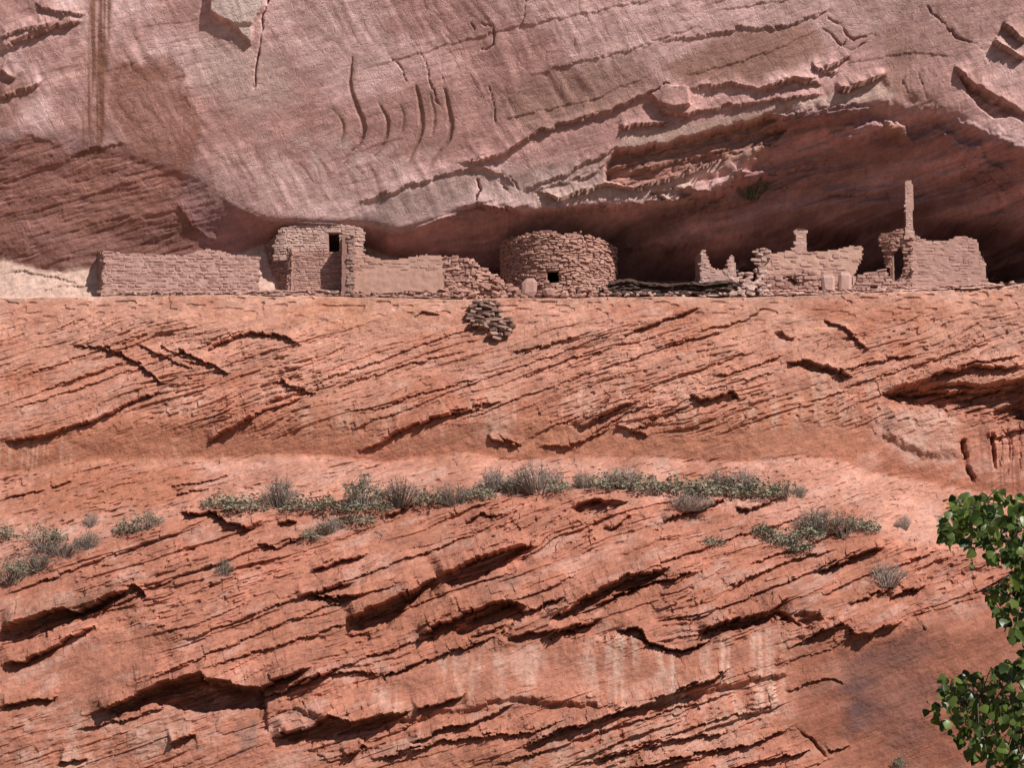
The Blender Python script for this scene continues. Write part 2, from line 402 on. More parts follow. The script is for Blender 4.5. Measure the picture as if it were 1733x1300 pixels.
lip([(1120, 430), (1180, 420), (1290, 400), (1360, 380)], .4, 14, 16); lip([(1365, 392), (1450, 398), (1510, 380)], .7, 14, 18); lip([(1560, 380), (1640, 384), (1733, 392)], .7, 14, 20)
lip([(1050, 425), (1100, 420), (1130, 428), (1175, 420)], .35, 12, 12)
push([(1362, 398), (1400, 392), (1452, 398), (1448, 440), (1366, 440)], 2.2, 6); push([(1552, 384), (1640, 388), (1760, 396), (1760, 476), (1600, 476)], 2.2, 8); push([(1196, 440), (1290, 420), (1290, 476), (1196, 476)], 1.8, 8)
lip([(0, 466), (40, 458), (95, 468), (140, 482)], .08, 8, 8); lip([(60, 490), (110, 482), (160, 486)], .07, 8, 6)
lipz = np.exp(-((Q - 1) / .10) ** 2) * sst(6, 10, X) * (1 - .6 * sst(15, 18, X))
D += lipz * (.75 * fbm(X * .45, Z * .5, 4, 72, .6) + .35 * chop(TT_, SS_, 1.3, .5, 431))
push([(1300, 200), (1400, 188), (1470, 184), (1440, 202), (1350, 214)], -.5, 3); push([(1580, 215), (1640, 245), (1700, 300), (1655, 290), (1600, 250)], -.3, 4); push([(1160, 318), (1290, 290), (1305, 302), (1180, 342)], -.7, 3)
push([(1620, 200), (1740, 255), (1740, 285), (1660, 245)], -.2, 4); push([(1400, 225), (1480, 205), (1500, 222), (1420, 245)], -.3, 4)
# ledge wall
lip([(170, 585), (226, 607), (275, 650), (292, 655)], .26, 7, 10)
lip([(0, 748), (81, 740), (166, 708), (246, 672), (291, 655)], .32, 12, 14)
lip([(230, 581), (280, 606), (331, 627)], .16, 6, 8); lip([(299, 591), (359, 619), (394, 638)], .26, 7, 8); lip([(268, 586), (330, 612), (363, 624)], .14, 5, 7)
lip([(345, 597), (380, 576), (428, 560), (464, 567), (514, 586)], .34, 16, 9)
lip([(473, 639), (493, 656), (538, 669)], .28, 8, 7)
lip([(347, 748), (404, 718), (460, 694), (514, 672)], .34, 12, 12)
lip([(1050, 572), (1100, 551), (1144, 535), (1186, 519)], .26, 10, 12); lip([(862, 599), (905, 590), (949, 580), (1005, 560)], .2, 8, 8)
lip([(700, 540), (715, 528), (745, 533)], .2, 8, 6)
lip([(600, 768), (675, 731), (731, 708), (826, 691)], .28, 10, 10); lip([(640, 745), (720, 712), (800, 690)], .18, 7, 6)
lip([(800, 690), (820, 683), (850, 680)], .28, 8, 8); lip([(975, 727), (1046, 690), (1092, 680)], .36, 9, 9); lip([(1000, 735), (1060, 700), (1120, 680)], .2, 7, 7)
lip([(825, 737), (850, 745), (883, 757)], .26, 9, 6); lip([(907, 757), (975, 753), (1036, 722)], .2, 9, 7); lip([(1042, 722), (1070, 728), (1100, 738)], .26, 8, 7)
lip([(1162, 666), (1186, 678), (1215, 672), (1240, 660), (1252, 676)], .45, 10, 9); lip([(1060, 735), (1130, 700), (1200, 672)], .2, 7, 7)
push([(1311, 566), (1322, 562), (1342, 573), (1338, 580), (1318, 574)], .4, 2)
lip([(1392, 540), (1429, 556), (1446, 574), (1470, 596)], .24, 9, 6)
lip([(1328, 612), (1365, 613), (1412, 626), (1445, 642)], .42, 12, 10); push([(1345, 614), (1400, 622), (1425, 632), (1400, 634), (1360, 622)], .35, 2.5)
lip([(1496, 668), (1547, 648), (1587, 633), (1648, 622), (1700, 624), (1740, 616)], .5, 12, 10)
push([(1494, 670), (1530, 655), (1600, 650), (1660, 652), (1740, 640), (1740, 708), (1690, 706), (1640, 701), (1600, 691), (1550, 682)], 1.15, 4)
lip([(1496, 668), (1560, 661), (1640, 660), (1740, 648)], .65, 12, 12)
lip([(1575, 640), (1640, 618), (1733, 604)], .25, 8, 6)
push([(1505, 690), (1590, 700), (1620, 720), (1622, 770), (1560, 770), (1500, 740)], -.3, 10)
crack([(1631, 742), (1634, 783), (1650, 822)], 4, .5); crack([(1681, 732), (1685, 803)], 3, .5); lip([(1672, 742), (1740, 724)], .25, 10, 6)
push([(1685, 690), (1760, 680), (1760, 850), (1690, 840)], .3, 6)
for k, a in enumerate((1694, 1707, 1712, 1726)):
    crack([(a, 712 + 9 * (k % 3)), (a + 4, 755), (a - 3 + 2 * k, 800 + 12 * (k % 2))], 1.3, .1)
lip([(120, 585), (170, 590), (210, 605)], .2, 8, 6); lip([(60, 665), (130, 640), (220, 615)], .14, 7, 6); lip([(880, 640), (960, 610), (1040, 590)], .14, 7, 6)
lip([(560, 660), (680, 620), (800, 590)], .14, 7, 6); lip([(620, 700), (720, 665), (820, 640)], .14, 7, 6); lip([(1100, 600), (1170, 575), (1230, 560)], .16, 7, 6); lip([(1180, 560), (1250, 545), (1300, 520)], .14, 7, 6)
lip([(1400, 640), (1480, 612), (1560, 600)], .2, 8, 8); lip([(1200, 640), (1280, 618), (1330, 600)], .16, 8, 8)
# bench slots
lip([(8, 842), (45, 836), (78, 829)], .22, 9, 5); lip([(85, 824), (122, 816)], .2, 8, 4); lip([(285, 824), (340, 814), (388, 806)], .2, 8, 5); lip([(298, 836), (330, 832), (356, 827)], .18, 7, 5)
# lower rocks
lip([(303, 868), (363, 868), (388, 886), (424, 893), (446, 880)], .5, 12, 14); lip([(470, 890), (486, 884), (503, 885)], .4, 8, 7); lip([(436, 922), (473, 930), (507, 910)], .3, 10, 6)
lip([(525, 966), (565, 952), (624, 934)], .3, 9, 8); lip([(655, 873), (702, 856)], .3, 9, 8); lip([(786, 887), (815, 874), (853, 872)], .3, 9, 8)
push([(969, 863), (985, 851), (1005, 846), (1030, 852), (1059, 850), (1040, 863), (1015, 868), (988, 873)], .75, 2.5)
lip([(965, 862), (998, 846), (1062, 848)], .3, 10, 8)
lip([(1121, 884), (1160, 866), (1187, 858), (1232, 846)], .5, 10, 10); lip([(1244, 863), (1270, 862), (1306, 846)], .45, 10, 9); lip([(1028, 898), (1066, 873)], .3, 9, 8); lip([(1300, 845), (1330, 840)], .2, 8, 6)
lip([(0, 1062), (60, 1045), (105, 1032), (133, 1036), (202, 1003), (228, 993)], .75, 18, 22)
lip([(0, 1128), (52, 1114), (109, 1084), (165, 1062)], .4, 12, 10); lip([(225, 990), (240, 1000), (250, 1012)], .35, 8, 8)
lip([(150, 1209), (202, 1191), (258, 1163), (343, 1134), (350, 1152), (444, 1163), (535, 1126)], .75, 22, 22)
push([(185, 1206), (258, 1168), (343, 1140), (352, 1156), (444, 1168), (446, 1200), (350, 1206), (300, 1202), (260, 1192), (215, 1201)], .9, 4)
push([(432, 1170), (448, 1165), (452, 1235), (436, 1238)], .4, 3); lip([(436, 1184), (480, 1168), (541, 1143), (575, 1130)], .35, 8, 8)
lip([(500, 1012), (540, 1000), (600, 985)], .35, 14, 10); lip([(530, 1005), (570, 1012), (612, 1010)], .4, 10, 10)
lip([(585, 1048), (630, 1030), (673, 1013), (715, 992), (742, 977)], .8, 20, 34); lip([(740, 978), (787, 953), (840, 938), (900, 925)], .8, 22, 26)
push([(583, 1074), (588, 1048), (708, 1001), (656, 1058), (604, 1091)], .75, 4)
push([(742, 977), (898, 927), (850, 953), (803, 984), (763, 994)], .6, 4)
lip([(705, 1072), (760, 1050), (812, 1029), (850, 1014), (893, 1025)], .7, 12, 18); push([(770, 1065), (812, 1038), (850, 1018), (890, 1028), (885, 1050), (850, 1072), (800, 1080)], .8, 4)
lip([(880, 1040), (930, 1020), (960, 1010)], .35, 8, 9)
lip([(925, 1056), (1004, 1003), (1062, 973), (1138, 963)], .7, 16, 22); lip([(1000, 1030), (1060, 1000), (1110, 985), (1180, 968)], .35, 9, 10)
push([(930, 1050), (1004, 1006), (1062, 977), (1130, 968), (1075, 1000), (1000, 1040)], .6, 4)
push([(20, 1060), (105, 1038), (200, 1007), (150, 1040), (60, 1080), (0, 1090), (0, 1070)], .6, 4)
for pts in [[(230, 1162), (400, 1090), (560, 1024), (700, 982)], [(330, 1140), (470, 1092), (600, 1052), (760, 1002), (900, 958)], [(440, 1182), (560, 1135), (700, 1086), (860, 1022), (1000, 966)],
            [(290, 1092), (400, 1052), (520, 1008), (700, 942), (840, 892)], [(100, 1064), (200, 1020), (320, 972), (440, 930), (560, 892)], [(0, 1012), (100, 975), (200, 938), (330, 892)],
            [(900, 1052), (1000, 1010), (1100, 962), (1260, 902), (1400, 866)], [(1150, 1062), (1240, 1022), (1330, 986), (1480, 922)], 
            [(120, 1240), (260, 1205), (420, 1150)], [(820, 1300), (960, 1258), (1120, 1206), (1260, 1168)], [(960, 1300), (1100, 1256), (1240, 1212), (1330, 1190)],
            [(1260, 960), (1360, 925), (1480, 880)], [(1380, 1010), (1480, 970), (1600, 930)]]:
    lip(pts, .12, 10, 7, .11, .8)
for pts in [[(0, 700), (160, 650), (330, 590), (450, 548)], [(30, 640), (150, 600), (260, 560)], [(420, 700), (560, 640), (740, 575), (860, 535)], [(560, 740), (700, 690), (850, 630), (1000, 580), (1130, 530)],
            [(760, 720), (900, 668), (1060, 610), (1200, 560)], [(880, 745), (1000, 700), (1140, 640), (1300, 585)], [(1080, 720), (1200, 660), (1330, 625)], [(1350, 690), (1450, 650), (1560, 615), (1700, 570)]]:
    lip(pts, .10, 7, 6, .10, .8)
slab = [(500, 1196), (638, 1151), (742, 1109), (794, 1082), (846, 1080), (881, 1089), (985, 1070), (1019, 1080), (1047, 1071), (1090, 1090), (1154, 1108), (1206, 1084), (1292, 1046), (1345, 1056), (1330, 1140), (1050, 1200), (880, 1185), (700, 1215), (560, 1225)]
push(slab, -.38, 5)
for a, b in [((640, 1149), (850, 1077)), ((855, 1080), (985, 1066))]:
    lip([a, ((a[0] + b[0]) / 2, (a[1] + b[1]) / 2 - 3), b], .3, 8, 6)
lip([(925, 1078), (975, 1060), (1020, 1046)], .5, 8, 8)
lip([(1038, 1065), (1085, 1066), (1097, 1089), (1154, 1105), (1206, 1082)], .45, 12, 7)
lip([(1177, 1070), (1258, 1044), (1300, 1035), (1333, 1013)], .6, 12, 14); push([(1180, 1072), (1258, 1048), (1325, 1032), (1352, 1056), (1300, 1052), (1240, 1066)], .8, 3)
push([(1345, 1040), (1385, 1038), (1390, 1050), (1368, 1066), (1352, 1056)], .5, 3); lip([(1355, 1082), (1400, 1066), (1431, 1056)], .4, 10, 8)
lip([(1431, 1058), (1448, 1072), (1470, 1072), (1526, 1050)], .32, 10, 7)
lip([(1380, 968), (1410, 958), (1440, 944), (1500, 923)], .5, 9, 9); lip([(1220, 1000), (1290, 970), (1350, 945), (1420, 930)], .2, 9, 8)
lip([(1505, 1008), (1540, 998), (1566, 988)], .4, 9, 9); lip([(1430, 1020), (1480, 1006), (1530, 985)], .2, 8, 8); crack([(1549, 1047), (1560, 1060), (1566, 1069)], 2, .2)
lip([(455, 1248), (529, 1229), (560, 1214), (600, 1222), (650, 1214), (702, 1201)], .6, 18, 16); push([(470, 1246), (530, 1226), (590, 1226), (650, 1218), (690, 1206), (640, 1236), (560, 1248), (500, 1252)], .4, 3)
lip([(700, 1204), (745, 1192), (790, 1178)], .35, 12, 9); lip([(690, 1262), (740, 1238), (800, 1222), (875, 1192)], .3, 12, 9)
lip([(877, 1268), (940, 1240), (1004, 1221), (1060, 1200), (1119, 1181), (1240, 1135)], .5, 14, 12); lip([(620, 1290), (760, 1252), (900, 1240), (960, 1222)], .2, 9, 8)
lip([(288, 1260), (331, 1243)], .35, 10, 8); lip([(582, 1281), (618, 1263)], .4, 8, 8); lip([(555, 1140), (600, 1134), (644, 1142)], .22, 6, 5)
lip([(0, 1196), (30, 1192), (100, 1183)], .3, 10, 6); lip([(100, 1290), (150, 1282)], .25, 8, 6)
lip([(1000, 1288), (1100, 1262), (1160, 1250), (1240, 1238)], .25, 10, 8); lip([(1060, 1300), (1150, 1282), (1300, 1250), (1345, 1232)], .3, 10, 8); lip([(1230, 1300), (1300, 1288), (1375, 1270)], .35, 10, 8)
crack([(1345, 1230), (1380, 1260), (1410, 1300)], 2, .25); lip([(1330, 1172), (1370, 1157), (1410, 1150), (1434, 1162)], .10, 14, 5); lip([(1400, 1273), (1440, 1264)], .15, 8, 5)
lip([(1330, 1100), (1365, 1083)], .12, 9, 5); lip([(1310, 1130), (1400, 1100), (1530, 1050)], .06, 10, 6)
# low dark bank between the round tower and the small wall
push([(1000, 492), (1050, 474), (1140, 478), (1200, 480), (1262, 474), (1285, 498), (1150, 502)], -.15, 3)

Y = Y0 + D
# keep the floor of the alcove calm so that the walls can stand on it
calm = sst(2.0, 2.2, Q) * sst(3.05, 2.95, Q)
calm = calm * (1 - .75 * sst(-20.5, -22, X))
Y = Y * (1 - calm) + (Y0 + .25 * D) * calm

# ------------------------------------------------------------------ pigment of the rock, with some painted light and shade
def mixc(c, t, m):
    return c * (1 - m[..., None]) + np.asarray(t, np.float32) * m[..., None]

C = np.zeros((NZ, NX, 3), np.float32)
C += np.array((.46, .285, .24))
n1 = vn(X * .22, Z * .3, 101); n2 = fbm(X * .7, Z * 1.1, 4, 102); n3 = fbm(T * .5, S * 3.0, 4, 103)
C = mixc(C, (.56, .39, .34), up_m * sst(.45, .8, n1 + .25 * n2))
C = mixc(C, (.38, .22, .18), up_m * sst(.5, .2, n1 + .3 * n3) * .5)
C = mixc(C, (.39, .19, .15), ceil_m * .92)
C = mixc(C, (.55, .35, .255), floor_m)
hgt = np.clip((Q - 3) / 3, 0, 1)
lc = np.array((.53, .295, .195)) * (1 - hgt[..., None]) + np.array((.42, .18, .105)) * hgt[..., None]
lm_ = np.where(Q > 4.5, 1.0, ledge_m)[..., None] * (Q > 2.8)[..., None]
C = C * (1 - lm_) + lc.astype(np.float32) * lm_
C = mixc(C, (.53, .265, .17), sst(5.95, 6.04, Q))
C = mixc(C, (.475, .20, .118), low_m)
vary = (1 + .22 * n2 + .20 * n3).astype(np.float32)
C *= vary[..., None]

hue = fbm(X * .35 + 3, Z * .5, 4, 131, .6); hue2 = fbm(T * .6, S * 1.8, 4, 132, .65)
lower_ = sst(2.9, 3.1, Q)
C = mixc(C, (.40, .165, .092), lower_ * np.clip(hue * 1.5, 0, .75))
C = mixc(C, (.62, .41, .30), lower_ * np.clip(hue2 * 1.1 - .12, 0, .38))
C = mixc(C, (.36, .21, .17), up_m * np.clip(hue2 * .9 + hue * .6, 0, .6))
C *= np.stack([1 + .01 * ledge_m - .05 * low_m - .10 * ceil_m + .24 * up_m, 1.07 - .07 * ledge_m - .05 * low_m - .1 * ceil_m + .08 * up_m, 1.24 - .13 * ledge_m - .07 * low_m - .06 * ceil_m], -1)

def stain_or_light(pts, colr, amt=1.0, soft=12, tex=None, jag=2.0):  # colours a traced patch
    w, m = pmask(pts, soft, jag)
    if tex is not None: m = m * tex[w]
    C[w] = mixc(C[w], colr, np.clip(m * amt, 0, 1))

streakv = sst(.42, .85, .55 * vn(X * 1.9 + .5 * fbm(X, Z, 3, 110), Z * .3, 111) + .45 * vn(X * 6 + .4 * fbm(X, Z, 2, 117), Z * .45, 112) + .25 * fbm(X * 1.5, Z * 1.2, 4, 118)) * (.35 + .65 * vn(X * .9, Z * .8, 119))
def stain_line(pts, wd, colr, amt):
    P = on(pts); w = window(P, wd * M * 4)
    d, _, t = seg(P, X[w] + .4 * (WX[w] - X[w]), Z[w])
    C[w] = mixc(C[w], colr, amt * np.exp(-(d / (wd * M * (1.1 - .7 * t))) ** 2))

fine_v = sst(.3, .8, vn(X * 9, Z * .35, 113))
mott = sst(.35, .75, vn(X * 1.4, Z * 1.4, 114) * .6 + vn(X * 4, Z * 4, 115) * .4)
beds = sst(.4, .7, vn(T * .25, S * 2.2, 116))
stain_or_light([(1040, 255), (1074, 252), (1119, 243), (1200, 222), (1300, 196), (1330, 220), (1300, 245), (1262, 255), (1205, 274), (1147, 293), (1078, 316), (1024, 304), (1026, 285)], (.36, .18, .14), .9, 4, None, .6)  # ceiling colour carried into the recess to paint its shade darker
stain_or_light([(1040, 250), (1060, 225), (1150, 212), (1300, 182), (1420, 160), (1500, 130), (1520, 165), (1400, 180), (1300, 192), (1200, 220), (1119, 240), (1074, 250)], (.56, .39, .33), .75, 6, None, .8)
stain_or_light([(1300, -40), (1760, -40), (1760, 120), (1560, 120), (1400, 60), (1300, 50)], (.34, .20, .175), .5, 50)
stain_or_light([(-60, 440), (0, 438), (80, 455), (165, 450), (165, 505), (-60, 505)], (.61, .41, .335), .85, 5, .6 + .4 * mott); stain_or_light([(430, 425), (452, 413), (480, 440), (482, 498), (430, 498)], (.62, .42, .345), .85, 5)
red = (.335, .155, .118)
stain_or_light([(190, 117), (283, 91), (311, 121), (303, 162), (323, 178), (343, 210), (335, 242), (323, 283), (303, 335), (330, 390), (350, 432), (165, 440), (109, 462), (32, 444), (-60, 440), (-60, 275), (48, 228), (89, 240), (113, 260), (218, 240), (202, 214), (182, 186)], red, .9, 7, .72 + .28 * mott, 2.2)
stain_or_light([(-30, 120), (30, 130), (80, 150), (40, 175), (25, 215), (-30, 220)], red, .7, 14)
stain_or_light([(152, -40), (190, -40), (186, 120), (172, 265), (134, 265), (150, 120)], (.25, .115, .08), .95, 5, .3 + .7 * fine_v, .6)
stain_or_light([(340, 60), (480, 90), (500, 170), (420, 190), (330, 140)], (.58, .42, .37), .6, 30)
stain_or_light([(480, 210), (620, 230), (760, 240), (700, 280), (600, 300), (460, 290), (420, 220)], (.60, .45, .41), .6, 20, mott)
stain_or_light([(370, 250), (520, 300), (700, 320), (620, 370), (450, 380), (340, 340)], (.55, .37, .33), .5, 24, mott)
stain_or_light([(640, 330), (760, 290), (810, 285), (800, 340), (700, 370), (620, 390)], (.28, .20, .175), .6, 14)
stain_or_light([(815, 290), (960, 270), (1030, 270), (1020, 310), (900, 330), (815, 340)], (.42, .30, .27), .6, 16)
stain_or_light([(880, 140), (1000, 105), (1060, 95), (1120, 140), (1030, 185), (900, 215), (820, 190)], (.37, .215, .175), .8, 16)
stain_or_light([(1110, 110), (1240, 50), (1370, 40), (1400, 90), (1280, 140), (1160, 140)], (.35, .185, .145), .85, 12)
stain_or_light([(1500, -40), (1760, -40), (1760, 130), (1640, 120), (1520, 150)], (.27, .15, .125), .85, 20, streakv, .6)
stain_or_light([(1480, 50), (1560, 40), (1570, 170), (1500, 170)], (.33, .18, .14), .6, 20, fine_v, .6)
stain_or_light([(1195, 290), (1250, 255), (1300, 247), (1308, 262), (1240, 290)], (.45, .26, .20), .6, 8)  # sunlit patch under the roof, painted paler than the rock
stain_or_light([(1495, 205), (1530, 215), (1545, 245), (1500, 228)], (.50, .28, .21), .7, 8)  # another patch of sun on the roof, put into the colour
stain_or_light([(900, 325), (1020, 308), (1080, 318), (1200, 276), (1215, 285), (1140, 335), (1000, 345), (900, 345)], (.58, .40, .34), .7, 6)  # ridge that catches the sun, its brightness painted in
for pts, dp in CLAWS: stain_line([(a + 4, b) for a, b in pts], 6 + 8 * dp, (.30, .165, .13), .65)
stain_or_light([(360, -30), (450, -30), (446, 10), (437, 26), (427, 42), (424, 74), (408, 58), (394, 42), (376, 32), (360, 18)], (.70, .53, .48), .9, 2, None, .6)
# ledge wall
stain_or_light([(0, 745), (170, 715), (350, 690), (360, 770), (0, 800)], (.43, .19, .115), .7, 14)
stain_or_light([(340, 750), (510, 680), (640, 700), (640, 765), (350, 778)], (.41, .185, .115), .8, 10)
stain_or_light([(600, 760), (900, 700), (1050, 740), (1400, 660), (1480, 760), (1350, 775), (1100, 775), (800, 768)], (.43, .20, .125), .7, 16)
stain_or_light([(500, 690), (700, 670), (1100, 640), (1480, 620), (1500, 720), (1000, 740), (520, 740)], (.60, .40, .31), .65, 16, streakv, .5)
stain_or_light([(0, 752), (120, 745), (120, 790), (0, 795)], (.60, .40, .31), .6, 8, fine_v, .3)
stain_or_light([(1490, 690), (1590, 695), (1620, 720), (1620, 790), (1540, 790), (1480, 740)], (.62, .43, .35), .75, 14, .4 + .6 * mott)
stain_or_light([(1640, 690), (1760, 680), (1760, 850), (1660, 840)], (.27, .12, .085), .7, 10, fine_v, .5)
stain_or_light([(0, 790), (330, 780), (340, 860), (0, 880)], (.42, .18, .11), .85, 24, .6 + .4 * beds)
stain_or_light([(280, 660), (360, 672), (330, 700), (250, 700)], (.62, .42, .34), .5, 10, mott)
for poly in ([(320, 540), (700, 505), (800, 520), (600, 560)], [(1200, 510), (1330, 540), (1300, 570), (1180, 560)]):
    stain_or_light(poly, (.50, .24, .14), .5, 14, mott)
# lower rocks
stain_or_light([(1040, 1075), (1200, 1085), (1330, 1060), (1330, 1200), (1240, 1230), (1050, 1220), (1000, 1130)], (.66, .46, .37), 1.0, 16, streakv, .5)
stain_or_light([(620, 1165), (700, 1130), (760, 1110), (1050, 1090), (1060, 1200), (900, 1170), (640, 1215)], (.64, .44, .35), .85, 14, streakv, .5)
stain_or_light([(0, 1200), (170, 1210), (330, 1225), (300, 1290), (0, 1310)], (.58, .39, .31), .6, 18, mott)
stain_or_light([(560, 1250), (760, 1240), (800, 1310), (560, 1310)], (.58, .37, .28), .6, 16, beds)
stain_or_light([(900, 1240), (1300, 1190), (1330, 1230), (1050, 1310), (860, 1310)], (.57, .37, .285), .6, 16, mott)
stain_or_light([(1340, 1100), (1480, 1080), (1720, 1020), (1740, 1320), (1420, 1320), (1330, 1230)], (.245, .10, .064), .95, 34, .72 + .28 * beds, 3)
stain_or_light([(1440, 1110), (1560, 1080), (1600, 1095), (1500, 1150), (1450, 1200), (1420, 1170)], (.125, .07, .065), .95, 18, .5 + .5 * beds, 2)
stain_or_light([(1440, 1170), (1570, 1130), (1600, 1170), (1540, 1240), (1430, 1240)], (.125, .07, .065), .9, 18, .45 + .55 * beds, 2)
stain_or_light([(1450, 1225), (1560, 1210), (1580, 1270), (1480, 1290)], (.24, .12, .095), .6, 16, beds, 2)
stain_or_light([(820, 985), (880, 965), (890, 1000), (850, 1040), (820, 1030)], (.20, .14, .12), .7, 10, mott)
stain_or_light([(60, 1020), (200, 985), (230, 1000), (120, 1050), (40, 1065)], (.24, .15, .11), .7, 8, .4 + .6 * mott)
stain_or_light([(500, 1010), (620, 1000), (600, 1040), (520, 1060)], (.26, .16, .12), .7, 10, mott)
stain_or_light([(400, 1230), (435, 1225), (435, 1270), (405, 1275)], (.22, .15, .13), .6, 6)
stain_or_light([(0, 975), (90, 962), (110, 985), (70, 1010), (0, 1010)], (.33, .14, .09), .6, 12)
stain_or_light([(0, 1000), (80, 1005), (70, 1050), (0, 1060)], (.58, .38, .30), .4, 12, mott)
stain_or_light([(820, 990), (1060, 985), (1180, 960), (1190, 1010), (1050, 1050), (800, 1080)], (.34, .145, .09), .5, 16, mott)
stain_or_light([(560, 1040), (760, 1000), (900, 1010), (860, 1080), (620, 1110), (540, 1090)], (.36, .155, .095), .5, 16)
band = fbm(T * .12, S * 1.6, 4, 121, .6)
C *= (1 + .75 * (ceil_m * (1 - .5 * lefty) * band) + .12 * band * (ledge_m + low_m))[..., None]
grain = fbm(X * 3.1, Z * 3.4, 4, 122, .7)
C *= (1 + .26 * grain)[..., None]
C *= 1 - sst(2.95, 3.1, Q)[..., None] * np.array((.05, .125, .13), np.float32)      # the lower rock is a deeper rust red
C = np.clip(C, .02, .8)

# ------------------------------------------------------------------ materials
def new_mat(name):
    m = bpy.data.materials.new(name); m.use_nodes = True
    nt = m.node_tree; b = nt.nodes['Principled BSDF']
    b.inputs['Roughness'].default_value = .95
    b.inputs['Specular IOR Level'].default_value = .12
    return m, nt, b

def nd(nt, t, **kw):
    n = nt.nodes.new(t)
    for k, v in kw.items():
        if k in n.inputs: n.inputs[k].default_value = v
        else: setattr(n, k, v)
    return n

def rock_material(name, k1, k2, s1, cracks=()):
    m, nt, b = new_mat(name); L = nt.links.new
    at_ = nd(nt, 'ShaderNodeAttribute', attribute_name='pigment')
    tc = nd(nt, 'ShaderNodeTexCoord')
    n = nd(nt, 'ShaderNodeTexNoise', Scale=7.0, Detail=6.0, Roughness=.7); L(tc.outputs['Object'], n.inputs['Vector'])
    mr = nd(nt, 'ShaderNodeMapping'); mr.inputs['Rotation'].default_value = (0, math.radians(20), 0)
    L(tc.outputs['Object'], mr.inputs['Vector'])
    mp = nd(nt, 'ShaderNodeMapping'); mp.inputs['Scale'].default_value = (.6, 1, 5)
    L(mr.outputs[0], mp.inputs['Vector'])
    n2_ = nd(nt, 'ShaderNodeTexNoise', Scale=1.6, Detail=5.0, Roughness=.65); L(mp.outputs[0], n2_.inputs['Vector'])
    r = nd(nt, 'ShaderNodeMapRange'); r.inputs['To Min'].default_value = .62; r.inputs['To Max'].default_value = 1.36; L(n.outputs['Fac'], r.inputs['Value'])
    r2 = nd(nt, 'ShaderNodeMapRange'); r2.inputs['To Min'].default_value = .72; r2.inputs['To Max'].default_value = 1.28; L(n2_.outputs['Fac'], r2.inputs['Value'])
    mu = nd(nt, 'ShaderNodeMath', operation='MULTIPLY'); L(r.outputs[0], mu.inputs[0]); L(r2.outputs[0], mu.inputs[1])
    vm = nd(nt, 'ShaderNodeVectorMath', operation='SCALE'); L(at_.outputs['Color'], vm.inputs[0]); L(mu.outputs[0], vm.inputs['Scale'])
    L(vm.outputs[0], b.inputs['Base Color'])
    n3_ = nd(nt, 'ShaderNodeTexNoise', Scale=s1, Detail=8.0, Roughness=.75); L(tc.outputs['Object'], n3_.inputs['Vector'])
    b1 = nd(nt, 'ShaderNodeBump', Strength=k1, Distance=.10); L(n3_.outputs['Fac'], b1.inputs['Height'])
    b2 = nd(nt, 'ShaderNodeBump', Strength=k2, Distance=.10); L(n2_.outputs['Fac'], b2.inputs['Height']); L(b1.outputs[0], b2.inputs['Normal'])
    last = b2
    for (rot, sc, wd, st) in cracks:
        q1 = nd(nt, 'ShaderNodeMapping'); q1.inputs['Rotation'].default_value = (0, math.radians(rot), 0); L(tc.outputs['Object'], q1.inputs['Vector'])
        q2 = nd(nt, 'ShaderNodeMapping'); q2.inputs['Scale'].default_value = sc; L(q1.outputs[0], q2.inputs['Vector'])
        nn = nd(nt, 'ShaderNodeTexNoise', Scale=1.0, Detail=3.5, Roughness=.6); L(q2.outputs[0], nn.inputs['Vector'])
        sb = nd(nt, 'ShaderNodeMath', operation='SUBTRACT'); sb.inputs[1].default_value = .5; L(nn.outputs['Fac'], sb.inputs[0])
        ab = nd(nt, 'ShaderNodeMath', operation='ABSOLUTE'); L(sb.outputs[0], ab.inputs[0])
        mr2 = nd(nt, 'ShaderNodeMapRange'); mr2.inputs['From Max'].default_value = wd; L(ab.outputs[0], mr2.inputs['Value'])
        bb = nd(nt, 'ShaderNodeBump', Strength=st, Distance=.09); L(mr2.outputs[0], bb.inputs['Height']); L(last.outputs[0], bb.inputs['Normal']); last = bb
    L(last.outputs[0], b.inputs['Normal'])
    return m

ROCK = rock_material('sandstone', .75, .45, 4.5, [(20, (.5, 1, 4.0), .022, .45)])
ROCK_UP = rock_material('polished_sandstone', .42, .16, 5.0, [(-62, (.45, 1, 2.2), .02, .4), (14, (.35, 1, 2.6), .016, .45), (-80, (.8, 1, 5.0), .03, .2)])

